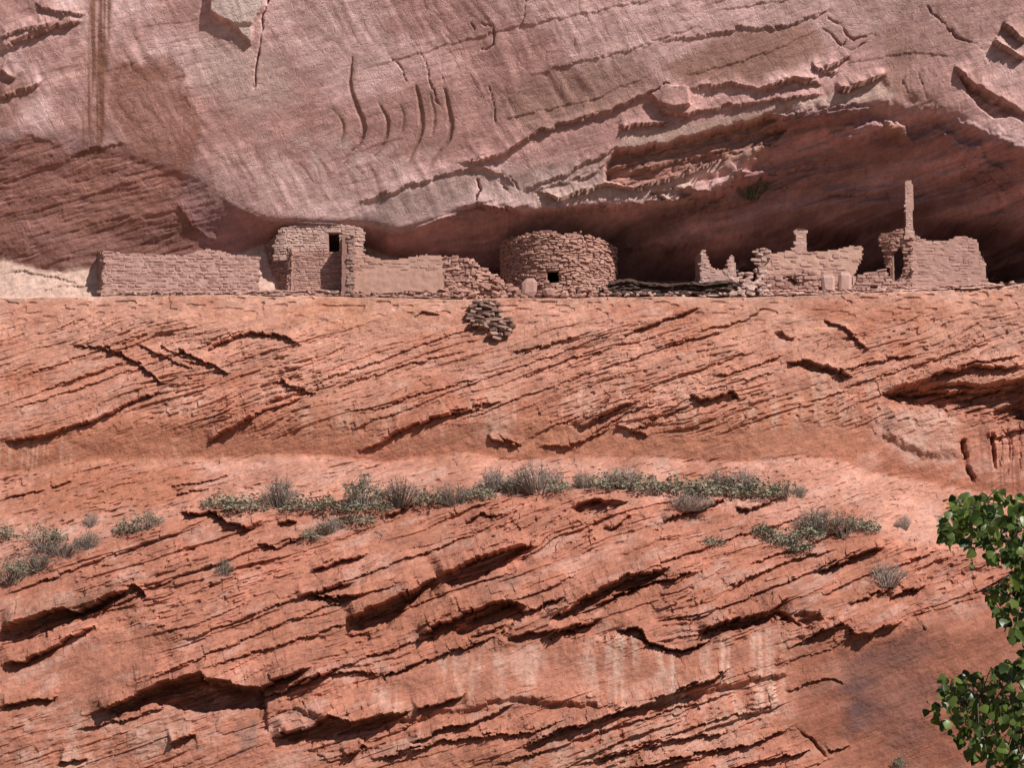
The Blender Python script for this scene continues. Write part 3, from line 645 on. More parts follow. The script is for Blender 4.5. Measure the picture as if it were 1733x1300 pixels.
def stone_material(name, c1, c2, bump=.4, scale=6.0):
    m, nt, b = new_mat(name); L = nt.links.new
    oi = nd(nt, 'ShaderNodeObjectInfo'); tc = nd(nt, 'ShaderNodeTexCoord'); geo = nd(nt, 'ShaderNodeNewGeometry')
    n = nd(nt, 'ShaderNodeTexNoise', Scale=scale, Detail=6.0, Roughness=.7); L(geo.outputs['Position'], n.inputs['Vector'])
    ad = nd(nt, 'ShaderNodeMath', operation='MULTIPLY_ADD'); ad.inputs[1].default_value = .55; L(oi.outputs['Random'], ad.inputs[0])
    sc = nd(nt, 'ShaderNodeMath', operation='MULTIPLY_ADD'); sc.inputs[1].default_value = 1.3; sc.inputs[2].default_value = -.43; L(n.outputs['Fac'], sc.inputs[0])
    L(sc.outputs[0], ad.inputs[2])
    mx = nd(nt, 'ShaderNodeMix', data_type='RGBA'); mx.inputs[6].default_value = (*c1, 1); mx.inputs[7].default_value = (*c2, 1)
    L(ad.outputs[0], mx.inputs[0]); L(mx.outputs[2], b.inputs['Base Color'])
    bp = nd(nt, 'ShaderNodeBump', Strength=bump, Distance=.06); n4 = nd(nt, 'ShaderNodeTexNoise', Scale=scale * 1.7, Detail=7.0, Roughness=.75)
    L(geo.outputs['Position'], n4.inputs['Vector']); L(n4.outputs['Fac'], bp.inputs['Height']); L(bp.outputs[0], b.inputs['Normal'])
    return m

MAT = dict(
    pink=stone_material('pink_stone', (.30, .15, .122), (.61, .375, .32)),
    pale=stone_material('pale_stone', (.39, .235, .20), (.69, .485, .42)),
    brown=stone_material('brown_stone', (.24, .14, .115), (.46, .30, .26)),
    tower=stone_material('tower_stone', (.29, .138, .11), (.61, .365, .295)),
    dark=stone_material('dark_stone', (.13, .075, .06), (.46, .29, .24)),
    mud=stone_material('mud_mortar', (.42, .237, .195), (.60, .375, .322), .7, 3.5),
    mudbrown=stone_material('brown_mortar', (.28, .15, .12), (.44, .26, .21), .7, 4),
    plaster=stone_material('mud_plaster', (.44, .25, .192), (.60, .375, .295), .35, 2.2),
    soot=stone_material('dark_inner_wall', (.10, .06, .05), (.16, .095, .08), .5, 3),  # very dark colour for the inside of the room and tower
    sand=stone_material('canyon_sand', (.10, .085, .05), (.24, .16, .11), .3, .4),
    midden=stone_material('midden_earth', (.025, .016, .014), (.13, .08, .065), 1.0, 5.0),
)

# ------------------------------------------------------------------ objects
def link(o, parent=None, ploc=(0, 0, 0)):
    col.objects.link(o)
    if parent is not None: o.parent = parent
    return o

def tag(o, label=None, cat=None, group=None, kind=None):
    for k, v in (('label', label), ('category', cat), ('group', group), ('kind', kind)):
        if v: o[k] = v
    return o

def empty(name, loc, label, cat, group=None):
    o = bpy.data.objects.new(name, None); o.empty_display_size = .2; o.location = loc
    link(o); return tag(o, label, cat, group, 'thing')

def mesh_from(name, V, F, mat, smooth=False):
    me = bpy.data.meshes.new(name)
    me.from_pydata([tuple(v) for v in V], [], [tuple(f) for f in F]); me.materials.append(mat)
    if smooth: me.polygons.foreach_set('use_smooth', [True] * len(me.polygons))
    me.update(); return me

# the cliff, cut along the rim and along the foot of the ledge wall
def cliff_piece(name, mask, label):
    cells = (mask & (Z > -2.6) & (Z < 49.5))[:-1, :-1]
    j, i = np.nonzero(cells)
    a = j * NX + i
    quad = np.stack([a, a + 1, a + NX + 1, a + NX], 1)
    u, inv = np.unique(quad.ravel(), return_inverse=True)
    V = np.stack([X.ravel()[u], Y.ravel()[u], Z.ravel()[u]], 1).astype(np.float32)
    me = bpy.data.meshes.new(name)
    nq = len(quad)
    me.vertices.add(len(u)); me.vertices.foreach_set('co', V.ravel())
    me.loops.add(nq * 4); me.loops.foreach_set('vertex_index', inv.astype(np.int32))
    me.polygons.add(nq); me.polygons.foreach_set('loop_start', np.arange(0, nq * 4, 4, dtype=np.int32)); me.polygons.foreach_set('loop_total', np.full(nq, 4, np.int32))
    me.update(calc_edges=True)
    ca = me.attributes.new('pigment', 'FLOAT_COLOR', 'POINT')
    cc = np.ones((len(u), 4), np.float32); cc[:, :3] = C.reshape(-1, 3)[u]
    ca.data.foreach_set('color', cc.ravel())
    me.polygons.foreach_set('use_smooth', np.full(nq, name == 'cliff_overhang'))
    me.materials.append(ROCK_UP if name == 'cliff_overhang' else ROCK)
    o = bpy.data.objects.new(name, me); link(o); tag(o, label, kind='structure')
    return o

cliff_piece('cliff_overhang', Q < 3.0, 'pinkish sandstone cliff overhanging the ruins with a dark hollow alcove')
cliff_piece('cliff_ledge', (Q >= 3.0) & (Q < 6.0), 'sunlit cross bedded sandstone wall below the ruins')
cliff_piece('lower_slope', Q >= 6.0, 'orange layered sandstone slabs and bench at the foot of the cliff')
# canyon rim above the frame
pme = mesh_from('canyon_rim', [(-100, -4, 49.4), (100, -4, 49.4), (100, 160, 52), (-100, 160, 52)], [(0, 1, 2, 3)], MAT['sand'])
tag(link(bpy.data.objects.new('canyon_rim', pme)), 'flat top of the cliff above the overhang', kind='structure')
# canyon floor
gme = mesh_from('canyon_floor', [(-400, -500, -1.7), (400, -500, -1.7), (400, 60, -1.7), (-400, 60, -1.7)], [(0, 1, 2, 3)], MAT['sand'])
tag(link(bpy.data.objects.new('canyon_floor', gme)), 'flat sandy canyon floor', kind='structure')

def hit(px, py, t0=96, t1=145):
    dx, dy, dz = ray(px, py)
    ts = np.linspace(t0, t1, 1400)
    d = (CAM[1] + ts * dy) - lookup(Y, dx * ts, dz * ts)
    k = int(np.argmax(d > 0)) if (d > 0).any() else len(ts) - 1
    t = ts[k]
    return Vector((float(dx * t), float(CAM[1] + dy * t), float(dz * t)))

def floor_z(x, y):
    """height of the alcove floor at (x, y)"""
    i = int(np.argmin(np.abs(gx - x)))
    cz = rz[4, i]; bz = rz[3, i]
    return float(np.interp(y, [ry[4, i], ry[3, i]], [cz, bz]))

# ------------------------------------------------------------------ stones
def make_stone(seed, name, mat, rough=.17, bev=.09):
    r = random.Random(seed)
    bm = bmesh.new(); bmesh.ops.create_cube(bm, size=1.0)
    for v in bm.verts:
        v.co += Vector((r.uniform(-rough, rough), r.uniform(-rough, rough) * .6, r.uniform(-rough, rough)))
    bmesh.ops.bevel(bm, geom=bm.edges[:], offset=bev, segments=1, affect='EDGES', profile=.6)
    for v in bm.verts: v.co += Vector((r.uniform(-.03, .03), r.uniform(-.03, .03), r.uniform(-.03, .03)))
    bmesh.ops.triangulate(bm, faces=bm.faces[:])
    me = bpy.data.meshes.new(name); bm.to_mesh(me); bm.free(); me.materials.append(mat)
    return me

STONES = {k: [make_stone(100 + 17 * i, 'stone', MAT[k]) for i in range(12)] for k in ('pink', 'pale', 'brown', 'tower', 'dark')}

ROUGH = {k: [make_stone(700 + 13 * i, 'rubble', MAT[k], .26, .2) for i in range(12)] for k in STONES}

class Wall:
    """a masonry wall on a plan path, with a silhouette traced in the photograph"""
    def __init__(self, root, path, n=240):
        self.root = root
        p = np.array(path, float)
        px = np.linspace(p[0, 0], p[-1, 0], n); y = np.interp(px, p[:, 0], p[:, 1])
        self.px, self.y = px, y
        self.x, _ = at(px, np.full(n, 460.0), y)
        self.u = np.r_[0, np.cumsum(np.hypot(np.diff(self.x), np.diff(y)))]
    def uz(self, pts):
        out = []
        for a, b in pts:
            y = np.interp(a, self.px, self.y); _, z = at(a, b, y)
            out.append((np.interp(a, self.px, self.u), float(z)))
        return np.array(out)
    def pos(self, u):
        u = np.asarray(u, float)
        x = np.interp(u, self.u, self.x); y = np.interp(u, self.u, self.y)
        e = .05
        x2 = np.interp(u + e, self.u, self.x); x1 = np.interp(u - e, self.u, self.x); y2 = np.interp(u + e, self.u, self.y); y1 = np.interp(u - e, self.u, self.y)
        l = np.hypot(x2 - x1, y2 - y1) + 1e-9
        return x, y, -(y2 - y1) / l, (x2 - x1) / l          # inward normal (away from the viewer)

def build_wall(W, poly, holes=(), thick=.4, cell=.085, core='wall_core', mat='mud', stones='pink', size=(.36, .14), proud=.03, gap=.012, ragged=.05,
               cap=290, tilt=.03, keep=1.0, seed=1, stone_poly=None, deep=.16, raw=False, base_ext=.5):
    r = random.Random(seed)
    P = poly if raw else W.uz(poly)
    H = [h if raw else W.uz(h) for h in holes]
    umin, umax = P[:, 0].min(), P[:, 0].max(); zmin, zmax = P[:, 1].min() , P[:, 1].max()
    nu = max(1, int(round((umax - umin) / cell))); nz = max(1, int(round((zmax - zmin) / cell)))
    us = np.linspace(umin, umax, nu + 1); zs = np.linspace(zmin, zmax, nz + 1)
    uc = (us[:-1] + us[1:]) / 2; zc = (zs[:-1] + zs[1:]) / 2
    U, ZZ = np.meshgrid(uc, zc)
    ju = ragged * (fbm(U * 6, ZZ * 6, 2, seed + 3)) * 2; jz = ragged * fbm(U * 6 + 50, ZZ * 6, 2, seed + 4) * 2
    ok = inside(P, U + ju, ZZ + jz)
    for h in H: ok &= ~inside(h, U, ZZ)
    UU, ZV = np.meshgrid(us, zs)
    x, y, nx, ny = W.pos(UU)
    off = .03 * fbm(UU * 3, ZV * 3, 3, seed + 9)
    ox, oy, oz = W.root.location
    fv = np.stack([x + nx * off - ox, y + ny * off - oy, ZV - oz + .02 * fbm(UU * 7, ZV * 7, 2, seed + 6)], -1)
    th = thick + .04 * fbm(UU * 4, ZV * 4, 2, seed + 7)
    bv = np.stack([x + nx * th - ox, y + ny * th - oy, fv[..., 2]], -1)
    n = (nu + 1) * (nz + 1); idx = np.arange(n).reshape(nz + 1, nu + 1)
    F = []
    okp = np.pad(ok, 1)
    for b in range(nz):
        for a in range(nu):
            if not ok[b, a]: continue
            p, q, s, t = idx[b, a], idx[b, a + 1], idx[b + 1, a + 1], idx[b + 1, a]
            F.append((p, q, s, t)); F.append((p + n, t + n, s + n, q + n))
            if not okp[b, a + 1]: F.append((p, p + n, q + n, q))
            if not okp[b + 2, a + 1]: F.append((t, s, s + n, t + n))
            if not okp[b + 1, a]: F.append((p, t, t + n, p + n))
            if not okp[b + 1, a + 2]: F.append((q, q + n, s + n, s))
    V = np.concatenate([fv.reshape(-1, 3), bv.reshape(-1, 3)])
    used = np.unique(np.array(F).ravel()); mp = np.full(len(V), -1); mp[used] = np.arange(len(used))
    me = mesh_from(core, V[used], [[int(mp[k]) for k in f] for f in F], MAT[mat])
    o = bpy.data.objects.new(core, me); link(o, W.root)
    if not stones: return o
    SPoly = P if stone_poly is None else W.uz(stone_poly)
    lst = []
    z = zmin
    while z < zmax:
        h = size[1] * r.uniform(.75, 1.3); u = umin - r.uniform(0, size[0])
        while u < umax:
            w = size[0] * r.choice([.6, .8, 1, 1, 1.25, 1.6]) * r.uniform(.85, 1.15)
            cu, cz = u + w / 2, z + h / 2
            tu, tz = np.array([cu]), np.array([cz])
            if inside(SPoly, tu, tz)[0] and not any(inside(hh, tu, tz)[0] or inside(hh, tu + w * .3, tz)[0] or inside(hh, tu - w * .3, tz)[0] for hh in H) and r.random() < keep:
                hh_ = h * r.uniform(.62, 1.06); lst.append((w * hh_, cu, cz + r.uniform(-.02, .02), w * r.uniform(.86, 1.02), hh_))
            u += w + gap
        z += h + gap
    lst.sort(key=lambda s: -s[0])
    extra = []
    for k, (_, cu, cz, w, h) in enumerate(lst):
        X_, Y_, NX_, NY_ = (float(v) for v in W.pos(cu))
        d = deep; pr = proud * r.uniform(.3, 1.9)
        a = math.atan2(-NX_, NY_)
        loc = Vector((X_ + NX_ * (d / 2 - pr) - ox, Y_ + NY_ * (d / 2 - pr) - oy, cz - oz))
        rot = (r.uniform(-tilt, tilt), r.uniform(-tilt, tilt) * 1.6, a + r.uniform(-tilt, tilt))
        src = r.choice(STONES[stones])
        sc = (w * 1.03, d, h * 1.03)
        if k < cap:
            s = bpy.data.objects.new('stone', src); s.location = loc; s.rotation_euler = rot; s.scale = sc
            link(s, W.root)
        else:
            from mathutils import Euler
            extra.append((src, Matrix.LocRotScale(loc, Euler(rot), Vector(sc))))
    if extra:
        join_stuff('stones', extra, W.root)
    return o

def join_stuff(name, items, parent):
    bm = bmesh.new()
    for me, m in items:
        n0 = len(bm.verts); bm.from_mesh(me); bm.verts.ensure_lookup_table()
        for v in bm.verts[n0:]: v.co = m @ v.co
    me = bpy.data.meshes.new(name); bm.to_mesh(me); bm.free(); me.materials.append(items[0][0].materials[0])
    o = bpy.data.objects.new(name, me); link(o, parent); o['kind'] = 'stuff'
    return o

def base(px, py, y):
    x, z = at(px, py, y); return (float(x), float(y), float(z))

# long plastered wall at the left
t = empty('masonry_wall', base(300, 500, .9), 'long low plastered wall at the left end of the ruins', 'wall')
W = Wall(t, [(172, .4), (437, .4)])
build_wall(W, [(172, 520), (172, 425), (200, 428), (240, 430), (300, 433), (322, 430), (335, 424), (350, 421), (370, 425), (395, 432), (437, 434), (437, 520)],
           thick=.45, mat='mud', stones='pink', size=(.36, .135), proud=.018, gap=.03, seed=11, tilt=.06, ragged=.03, keep=.85)
# end wall going back into the alcove
W = Wall(t, [(162, 1.9), (173, .4)])
build_wall(W, [(162, 510), (162, 432), (173, 425), (173, 515)], thick=.4, mat='mudbrown', stones='brown', size=(.4, .16), proud=.02, seed=12, core='end_wall')

# two storey room
t = empty('two_storey_room', base(540, 492, 1.2), 'two storey masonry room with a small dark window and a projecting wall', 'building')
W = Wall(t, [(485, 1.25), (600, 1.25)])
build_wall(W, [(488, 515), (491, 430), (500, 426), (592, 426), (592, 515)], mat='mudbrown', stones='pink', size=(.32, .115), proud=.02, seed=21, tilt=.05, ragged=.02, core='lower_wall')
W = Wall(t, [(455, 1.6), (480, 1.35), (618, 1.35)])
upper = build_wall(W, [(464, 440), (465, 405), (468, 395), (477, 386), (490, 381), (525, 380), (556, 379), (585, 381), (600, 383), (613, 387), (616, 394), (614, 420), (612, 440)],
           holes=[[(554, 426), (554, 393), (573, 393), (574, 426)]], mat='mud', stones='pale', size=(.28, .13), proud=.03, tilt=.07, seed=22, ragged=.03, core='upper_wall')
W = Wall(t, [(446, 2.9), (462, 2.2), (493, 1.15)])
build_wall(W, [(458, 470), (450, 440), (444, 428), (448, 414), (462, 402), (470, 396), (478, 405), (493, 428), (493, 500), (477, 500), (477, 470)], mat='mudbrown', stones='brown', size=(.32, .15), proud=.06, seed=23, ragged=.07, tilt=.1, core='broken_side_wall', thick=.3)
W = Wall(t, [(587.5, .1), (590, 1.25)])          # fin standing towards the viewer
build_wall(W, [(587.5, 501), (587.5, 398), (590, 398), (590, 501)], mat='mudbrown', stones=None, thick=.3, seed=24, ragged=.02, core='projecting_wall')
W = Wall(t, [(587, .1), (599, .1)])
build_wall(W, [(587, 501), (588, 400), (591, 396), (596, 397), (599, 410), (599, 501)], mat='mudbrown', stones='brown', size=(.26, .17), proud=.07, seed=25, tilt=.12, thick=.3, core='projecting_wall_end')
# inside of the upper room, dark behind the window
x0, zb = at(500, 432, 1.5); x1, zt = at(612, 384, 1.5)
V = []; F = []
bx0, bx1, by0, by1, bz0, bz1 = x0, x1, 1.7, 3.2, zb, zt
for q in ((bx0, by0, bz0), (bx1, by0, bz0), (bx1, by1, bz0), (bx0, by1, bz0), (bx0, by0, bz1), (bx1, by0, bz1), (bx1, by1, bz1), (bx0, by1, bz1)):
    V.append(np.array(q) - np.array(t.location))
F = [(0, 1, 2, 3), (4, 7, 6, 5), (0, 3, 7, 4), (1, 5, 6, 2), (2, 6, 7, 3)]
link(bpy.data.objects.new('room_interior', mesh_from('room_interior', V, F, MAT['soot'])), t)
def slab_at(name, p0, p1, y, d, mat, parent, seed=3, ry=0.0):
    (a, b), (c, e) = p0, p1
    xa, za = at(a, b, y); xb, zb_ = at(c, e, y)
    me = make_stone(seed, name, MAT[mat], .05, .08); o = bpy.data.objects.new(name, me)
    o.location = Vector(((xa + xb) / 2, y + d / 2, (za + zb_) / 2)) - parent.location; o.scale = (abs(xb - xa), d, abs(za - zb_)); o.rotation_euler = (0, ry, 0)
    link(o, parent); return o
for o in (slab_at('window_lintel', (551, 389), (577, 393), 1.28, .4, 'pale', t), slab_at('window_sill', (552, 426), (577, 430), 1.28, .4, 'pale', t, 5)): o.parent = upper

# plastered wall right of the room
t = empty('plastered_wall', base(670, 495, .9), 'smooth tan plastered wall between the two storey room and the rubble', 'wall')
W = Wall(t, [(596, .45), (760, .5)])
build_wall(W, [(596, 515), (597, 424), (608, 424), (618, 432), (636, 436), (650, 440), (672, 439), (700, 434), (722, 431), (745, 433), (757, 436), (757, 515)], mat='plaster', stones='pink', size=(.5, .15), proud=.012, seed=31,
           stone_poly=[(598, 460), (598, 424), (650, 440), (757, 436), (757, 460)], keep=.55, ragged=.02, tilt=.03)
W = Wall(t, [(598, .37), (753, .43)])
build_wall(W, [(598, 515), (599, 463), (640, 461), (700, 459), (750, 459), (752, 485), (745, 515)], mat='plaster', stones=None, thick=.2, seed=32, ragged=.015, core='plaster_face')

# collapsed wall
t = empty('collapsed_wall', base(800, 498, .8), 'crumbling stepped masonry wall sloping down beside the round tower', 'wall')
W = Wall(t, [(752, .5), (800, .45), (862, .8)])
build_wall(W, [(752, 520), (753, 434), (768, 432), (778, 436), (800, 441), (815, 452), (830, 460), (845, 470), (862, 482), (862, 520)], mat='mudbrown', stones='tower', size=(.3, .15), proud=.09, seed=33, ragged=.06, tilt=.16, thick=.5)

# round tower
TX, TR, TYC = at(947, 460, 1.4)[0], 3.16, 3.65
t = empty('round_tower', (float(TX), TYC, float(at(947, 495, 1.0)[1])), 'round ruined stone tower with a small square doorway', 'tower')
class Ring:
    def __init__(self, root): self.root = root
    def pos(self, u):
        f = np.asarray(u, float) / TR
        return TX + TR * np.sin(f), TYC - TR * np.cos(f), -np.sin(f), np.cos(f)
def ring_u(px, py):
    # where the sight line meets the cylinder
    dx, dy, dz = (float(v) for v in ray(px, py))
    a = dx * dx + dy * dy; b = 2 * (dx * (0 - TX) + dy * (CAM[1] - TYC)); c = TX ** 2 + (CAM[1] - TYC) ** 2 - TR ** 2
    disc = b * b - 4 * a * c
    tt = (-b - math.sqrt(max(disc, 0))) / (2 * a)
    return TR * math.atan2(dx * tt - TX, -(CAM[1] + dy * tt - TYC)), dz * tt
prof = [(846, 436), (848, 418), (853, 408), (862, 404), (880, 401), (893, 398), (905, 393), (925, 391), (932, 389), (944, 393), (950, 398), (962, 396), (978, 394), (990, 401), (1000, 399), (1010, 404), (1022, 408), (1035, 416), (1043, 424), (1047, 440)]
R_ = Ring(t)
top = [ring_u(a, b) for a, b in prof]
zb = float(t.location.z) - .6
lo, hi = math.pi * TR, math.pi * TR
zl, zr = top[0][1], top[-1][1]
poly = np.array([(-lo, zb)] + [(-lo, zl + .35), (top[0][0] - .9, zl + .3)] + top + [(top[-1][0] + .8, zr + .2), (hi, zr + .3), (hi, zb)])
hole = np.array([ring_u(a, b) for a, b in [(926, 479), (926, 459), (930, 457), (945, 457), (946, 479)]])
class RW(Ring): pass
ring = build_wall(R_, poly, holes=[hole], mat='mudbrown', stones='tower', size=(.31, .105), proud=.085, gap=.018, seed=41, ragged=.13, tilt=.14, thick=.45, cell=.10, raw=True, deep=.22)
slab_at('lintel', (928, 452), (946, 457), .62, .3, 'tower', t, 7); slab_at('lintel', (929, 443), (950, 446), .58, .35, 'tower', t, 8); slab_at('lintel', (944, 434), (964, 439), .62, .3, 'tower', t, 9, .08)
slab_at('door_jamb', (922, 459), (926, 478), .66, .25, 'tower', t, 12)
for o in [c for c in t.children if c.name.startswith(('lintel', 'door_jamb'))]: o.parent = ring
# roof of mud inside so that the doorway is dark
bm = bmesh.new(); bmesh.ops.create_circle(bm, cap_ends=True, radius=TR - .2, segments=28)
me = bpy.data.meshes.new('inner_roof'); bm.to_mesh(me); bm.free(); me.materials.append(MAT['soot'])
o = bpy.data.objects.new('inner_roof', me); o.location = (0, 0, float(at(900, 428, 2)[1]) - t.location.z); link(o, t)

def facet(bm, seed, lo=.27, hi=.42, n=22):
    rr = random.Random(seed)
    for _ in range(n):
        nrm = Vector((rr.uniform(-1, 1), rr.uniform(-1, 1), rr.uniform(-1, 1))).normalized(); d = rr.uniform(lo, hi)
        for v in bm.verts:
            e = v.co.dot(nrm) - d
            if e > 0: v.co -= nrm * e
# two slabs leaning at the foot of the tower
for (a, b, c, d), lab, sd in [((882, 474, 909, 504), 'tall rounded pink slab standing at the foot of the round tower', 51), ((918, 487, 941, 505), 'small rounded pink boulder beside the tall slab below the doorway', 52)]:
    y = .25
    xa, za = at(a, b, y); xb, zb_ = at(c, d, y)
    me = make_stone(sd, 'boulder', MAT['pink'], .16, .24)
    o = bpy.data.objects.new('boulder', me); o.location = ((xa + xb) / 2, y, (za + zb_) / 2); o.scale = (abs(xb - xa), .4, abs(za - zb_) * 1.05)
    link(o); tag(o, lab, 'boulder')

# small twin peaked wall
t = empty('wall_stub', base(1215, 475, 1.8), 'small ruined wall with two pointed peaks left of the stone heap', 'wall')
W = Wall(t, [(1176, 3.2), (1186, 1.8), (1248, 1.8)])
build_wall(W, [(1176, 495), (1177, 440), (1182, 428), (1187, 424), (1192, 424), (1195, 431), (1201, 446), (1209, 457), (1231, 456), (1234, 436), (1239, 433), (1243, 436), (1246, 462), (1248, 495)], mat='mud', stones='pale', size=(.30, .14), proud=.02, seed=61, keep=.6, ragged=.03, thick=.35)

# middle walls at the right
t = empty('broken_wall', base(1375, 470, 1.5), 'broad broken plastered wall with ragged stone corner below the short pillar', 'wall')
W = Wall(t, [(1278, 1.9), (1292, 1.3), (1462, 1.6)])
build_wall(W, [(1279, 510), (1279, 460), (1283, 440), (1280, 425), (1292, 419), (1304, 424), (1306, 430), (1318, 428), (1340, 424), (1372, 427), (1400, 425), (1425, 422), (1440, 417), (1460, 416), (1462, 430), (1455, 446), (1448, 462), (1440, 480), (1436, 510)], mat='plaster', stones='pink', size=(.36, .14), proud=.02, seed=71, keep=.5, ragged=.04, thick=.4)
W = Wall(t, [(1276, 1.2), (1306, 1.1)])
build_wall(W, [(1280, 505), (1284, 452), (1278, 440), (1284, 432), (1278, 425), (1290, 418), (1302, 423), (1305, 436), (1296, 446), (1300, 470), (1304, 505)], mat='mudbrown', stones='pale', size=(.30, .13), proud=.08, seed=72, tilt=.12, ragged=.06, thick=.4, core='stone_corner')
t = empty('low_retaining_wall', base(1365, 495, .6), 'low rough stone footing with dark gaps below the broad broken wall', 'wall')
W = Wall(t, [(1288, .8), (1445, .75)])
build_wall(W, [(1286, 512), (1290, 470), (1310, 466), (1335, 464), (1362, 459), (1380, 462), (1395, 470), (1410, 476), (1442, 484), (1445, 512)], holes=[[(1384, 496), (1386, 474), (1393, 470), (1394, 496)], [(1325, 470), (1335, 466), (1352, 478), (1345, 484)]], mat='mudbrown', stones='pink', size=(.34, .17), proud=.07, seed=73, tilt=.13, ragged=.07, thick=.5)
for (a, b, c, d), lab, sd in [((1390, 468, 1413, 500), 'rounded plaster buttress right of the dark slit in the low footing', 74), ((1418, 462, 1441, 494), 'smooth plaster mass under the right edge of the broad broken wall', 75)]:
    y = .75; xa, za = at(a, b, y); xb, zb_ = at(c, d, y)
    me = make_stone(sd, 'buttress', MAT['mud'], .12, .2)
    o = bpy.data.objects.new('buttress', me); o.location = ((xa + xb) / 2, y, (za + zb_) / 2); o.scale = (abs(xb - xa) * 1.0, .45, abs(za - zb_) * 1.05)
    link(o); tag(o, lab, 'buttress')

t = empty('masonry_pillar', base(1356, 432, 2.35), 'short pale pillar standing behind the broad broken wall', 'pillar')
W = Wall(t, [(1346, 2.35), (1366, 2.35)])
build_wall(W, [(1340, 470), (1343, 422), (1348, 412), (1347, 390), (1351, 386), (1362, 386), (1365, 392), (1365, 420), (1366, 470)], mat='mud', stones='pale', size=(.3, .14), proud=.0, seed=76, ragged=.0, thick=.5, keep=.4)

t = empty('tall_wall_remnant', base(1530, 480, 1.0), 'ragged wall remnant rising into a tall thin finger of masonry', 'wall')
W = Wall(t, [(1486, 1.2), (1512, .75), (1552, .5)])
build_wall(W, [(1494, 510), (1500, 478), (1506, 462), (1500, 445), (1496, 425), (1490, 404), (1489, 398), (1505, 395), (1520, 389), (1530, 386), (1540, 384), (1543, 420), (1543, 510)],
           holes=[[(1510, 478), (1512, 430), (1520, 420), (1527, 418), (1530, 432), (1528, 460), (1520, 474)]], mat='mudbrown', stones='tower', size=(.30, .13), proud=.07, seed=81, tilt=.1, ragged=.06, thick=.4)
W = Wall(t, [(1530, .45), (1553, .45)])
build_wall(W, [(1532, 405), (1535, 388), (1537, 370), (1537, 350), (1536, 330), (1536, 312), (1538, 305), (1547, 305), (1549.5, 312), (1549.5, 330), (1549, 352), (1548, 380), (1550, 405)], mat='mud', stones='pale', size=(.20, .12), proud=.006, seed=82, tilt=.02, ragged=.0, stone_poly=[(1537.5, 400), (1538.5, 308), (1546.5, 308), (1546.5, 400)], thick=.45, core='finger_core', cell=.07)

t = empty('tall_plastered_wall', base(1605, 487, .7), 'tall blocky pink wall at the right end of the ruins', 'wall')
W = Wall(t, [(1537, 1.3), (1541.5, .5), (1672, .6)])
build_wall(W, [(1537, 505), (1537, 400), (1542, 397), (1552, 399), (1562, 404), (1580, 408), (1600, 407), (1615, 404), (1627, 400), (1635, 400), (1645, 403), (1655, 406), (1658, 418), (1660, 432), (1667, 446), (1669, 470), (1671, 500)], mat='mud', stones='pink', size=(.36, .135), proud=.008, gap=.03, seed=91, ragged=.03, thick=.45, keep=.75, tilt=.05)
t = empty('low_front_wall', base(1480, 488, .5), 'low ragged stone wall in front of the gap left of the tall finger', 'wall')
W = Wall(t, [(1440, .65), (1545, .55)])
build_wall(W, [(1438, 508), (1443, 470), (1460, 464), (1480, 460), (1495, 457), (1503, 462), (1506, 472), (1518, 478), (1530, 470), (1540, 478), (1543, 505)], holes=[[(1472, 492), (1473, 483), (1484, 483), (1485, 491)]], mat='mud', stones='pink', size=(.34, .15), proud=.05, seed=92, tilt=.1, ragged=.06, thick=.4)

# dark bank of old refuse between the tower and the twin peaked wall
def bank(name, x_0, x_1, foot_py, top_py, y, amp, mat, label, nu, nv=14, cap=.22, seed=301):
    Vb = []; Fb = []
    for j in range(nv + 1):
        f = j / nv
        a = np.linspace(x_0, x_1, nu + 1); i = np.arange(nu + 1)
        env = np.minimum(1, np.minimum(i / 14, (nu - i) / 14))
        ft = np.interp(a, *zip(*foot_py)); tz = np.interp(a, *zip(*top_py)) + 4 * fbm(a * .03, a * 0, 3, seed + 7)
        py = ft - f * (ft - tz) * (.3 + .7 * env)
        yy = y + .35 * f - (cap if f > .72 else 0) * env + amp * fbm(a * .09, a * 0 + f * 9, 4, seed)
        if j == nv: yy = yy * 0 + y + 2.4; py = py - 1
        x, z = at(a, py, yy); z = z + .05 * fbm(a * .15, a * 0 + f * 6, 3, seed + 1)
        Vb += list(zip(x, yy, z))
    for j in range(nv):
        for i in range(nu):
            p = j * (nu + 1) + i; Fb.append((p, p + 1, p + nu + 2, p + nu + 1))
    o = bpy.data.objects.new(name, mesh_from(name, Vb, Fb, MAT[mat])); link(o); tag(o, label, 'bank')
bank('midden_bank', 1012, 1272, [(1012, 500), (1272, 500)], [(1012, 480), (1060, 474), (1120, 479), (1180, 479), (1230, 474), (1272, 478)], .35, .30, 'midden', 'dark layered bank of earth and debris right of the round tower', 170)
bank('debris_bank', 168, 790, [(168, 502), (330, 501), (600, 501), (790, 506)], [(168, 498), (250, 496), (420, 494), (480, 490), (590, 491), (640, 494), (700, 491), (760, 488), (790, 492)], .12, .22, 'mudbrown', 'thin strip of rubbly earth along the foot of the left walls', 330, 8, .12, 321)
bank('debris_strip', 1285, 1700, [(1285, 500), (1400, 498), (1540, 492), (1680, 486), (1700, 483)], [(1285, 492), (1400, 491), (1480, 488), (1540, 486), (1680, 481), (1700, 479)], .2, .22, 'mud', 'thin strip of pale rubble along the foot of the right walls', 230, 8, .1, 341)

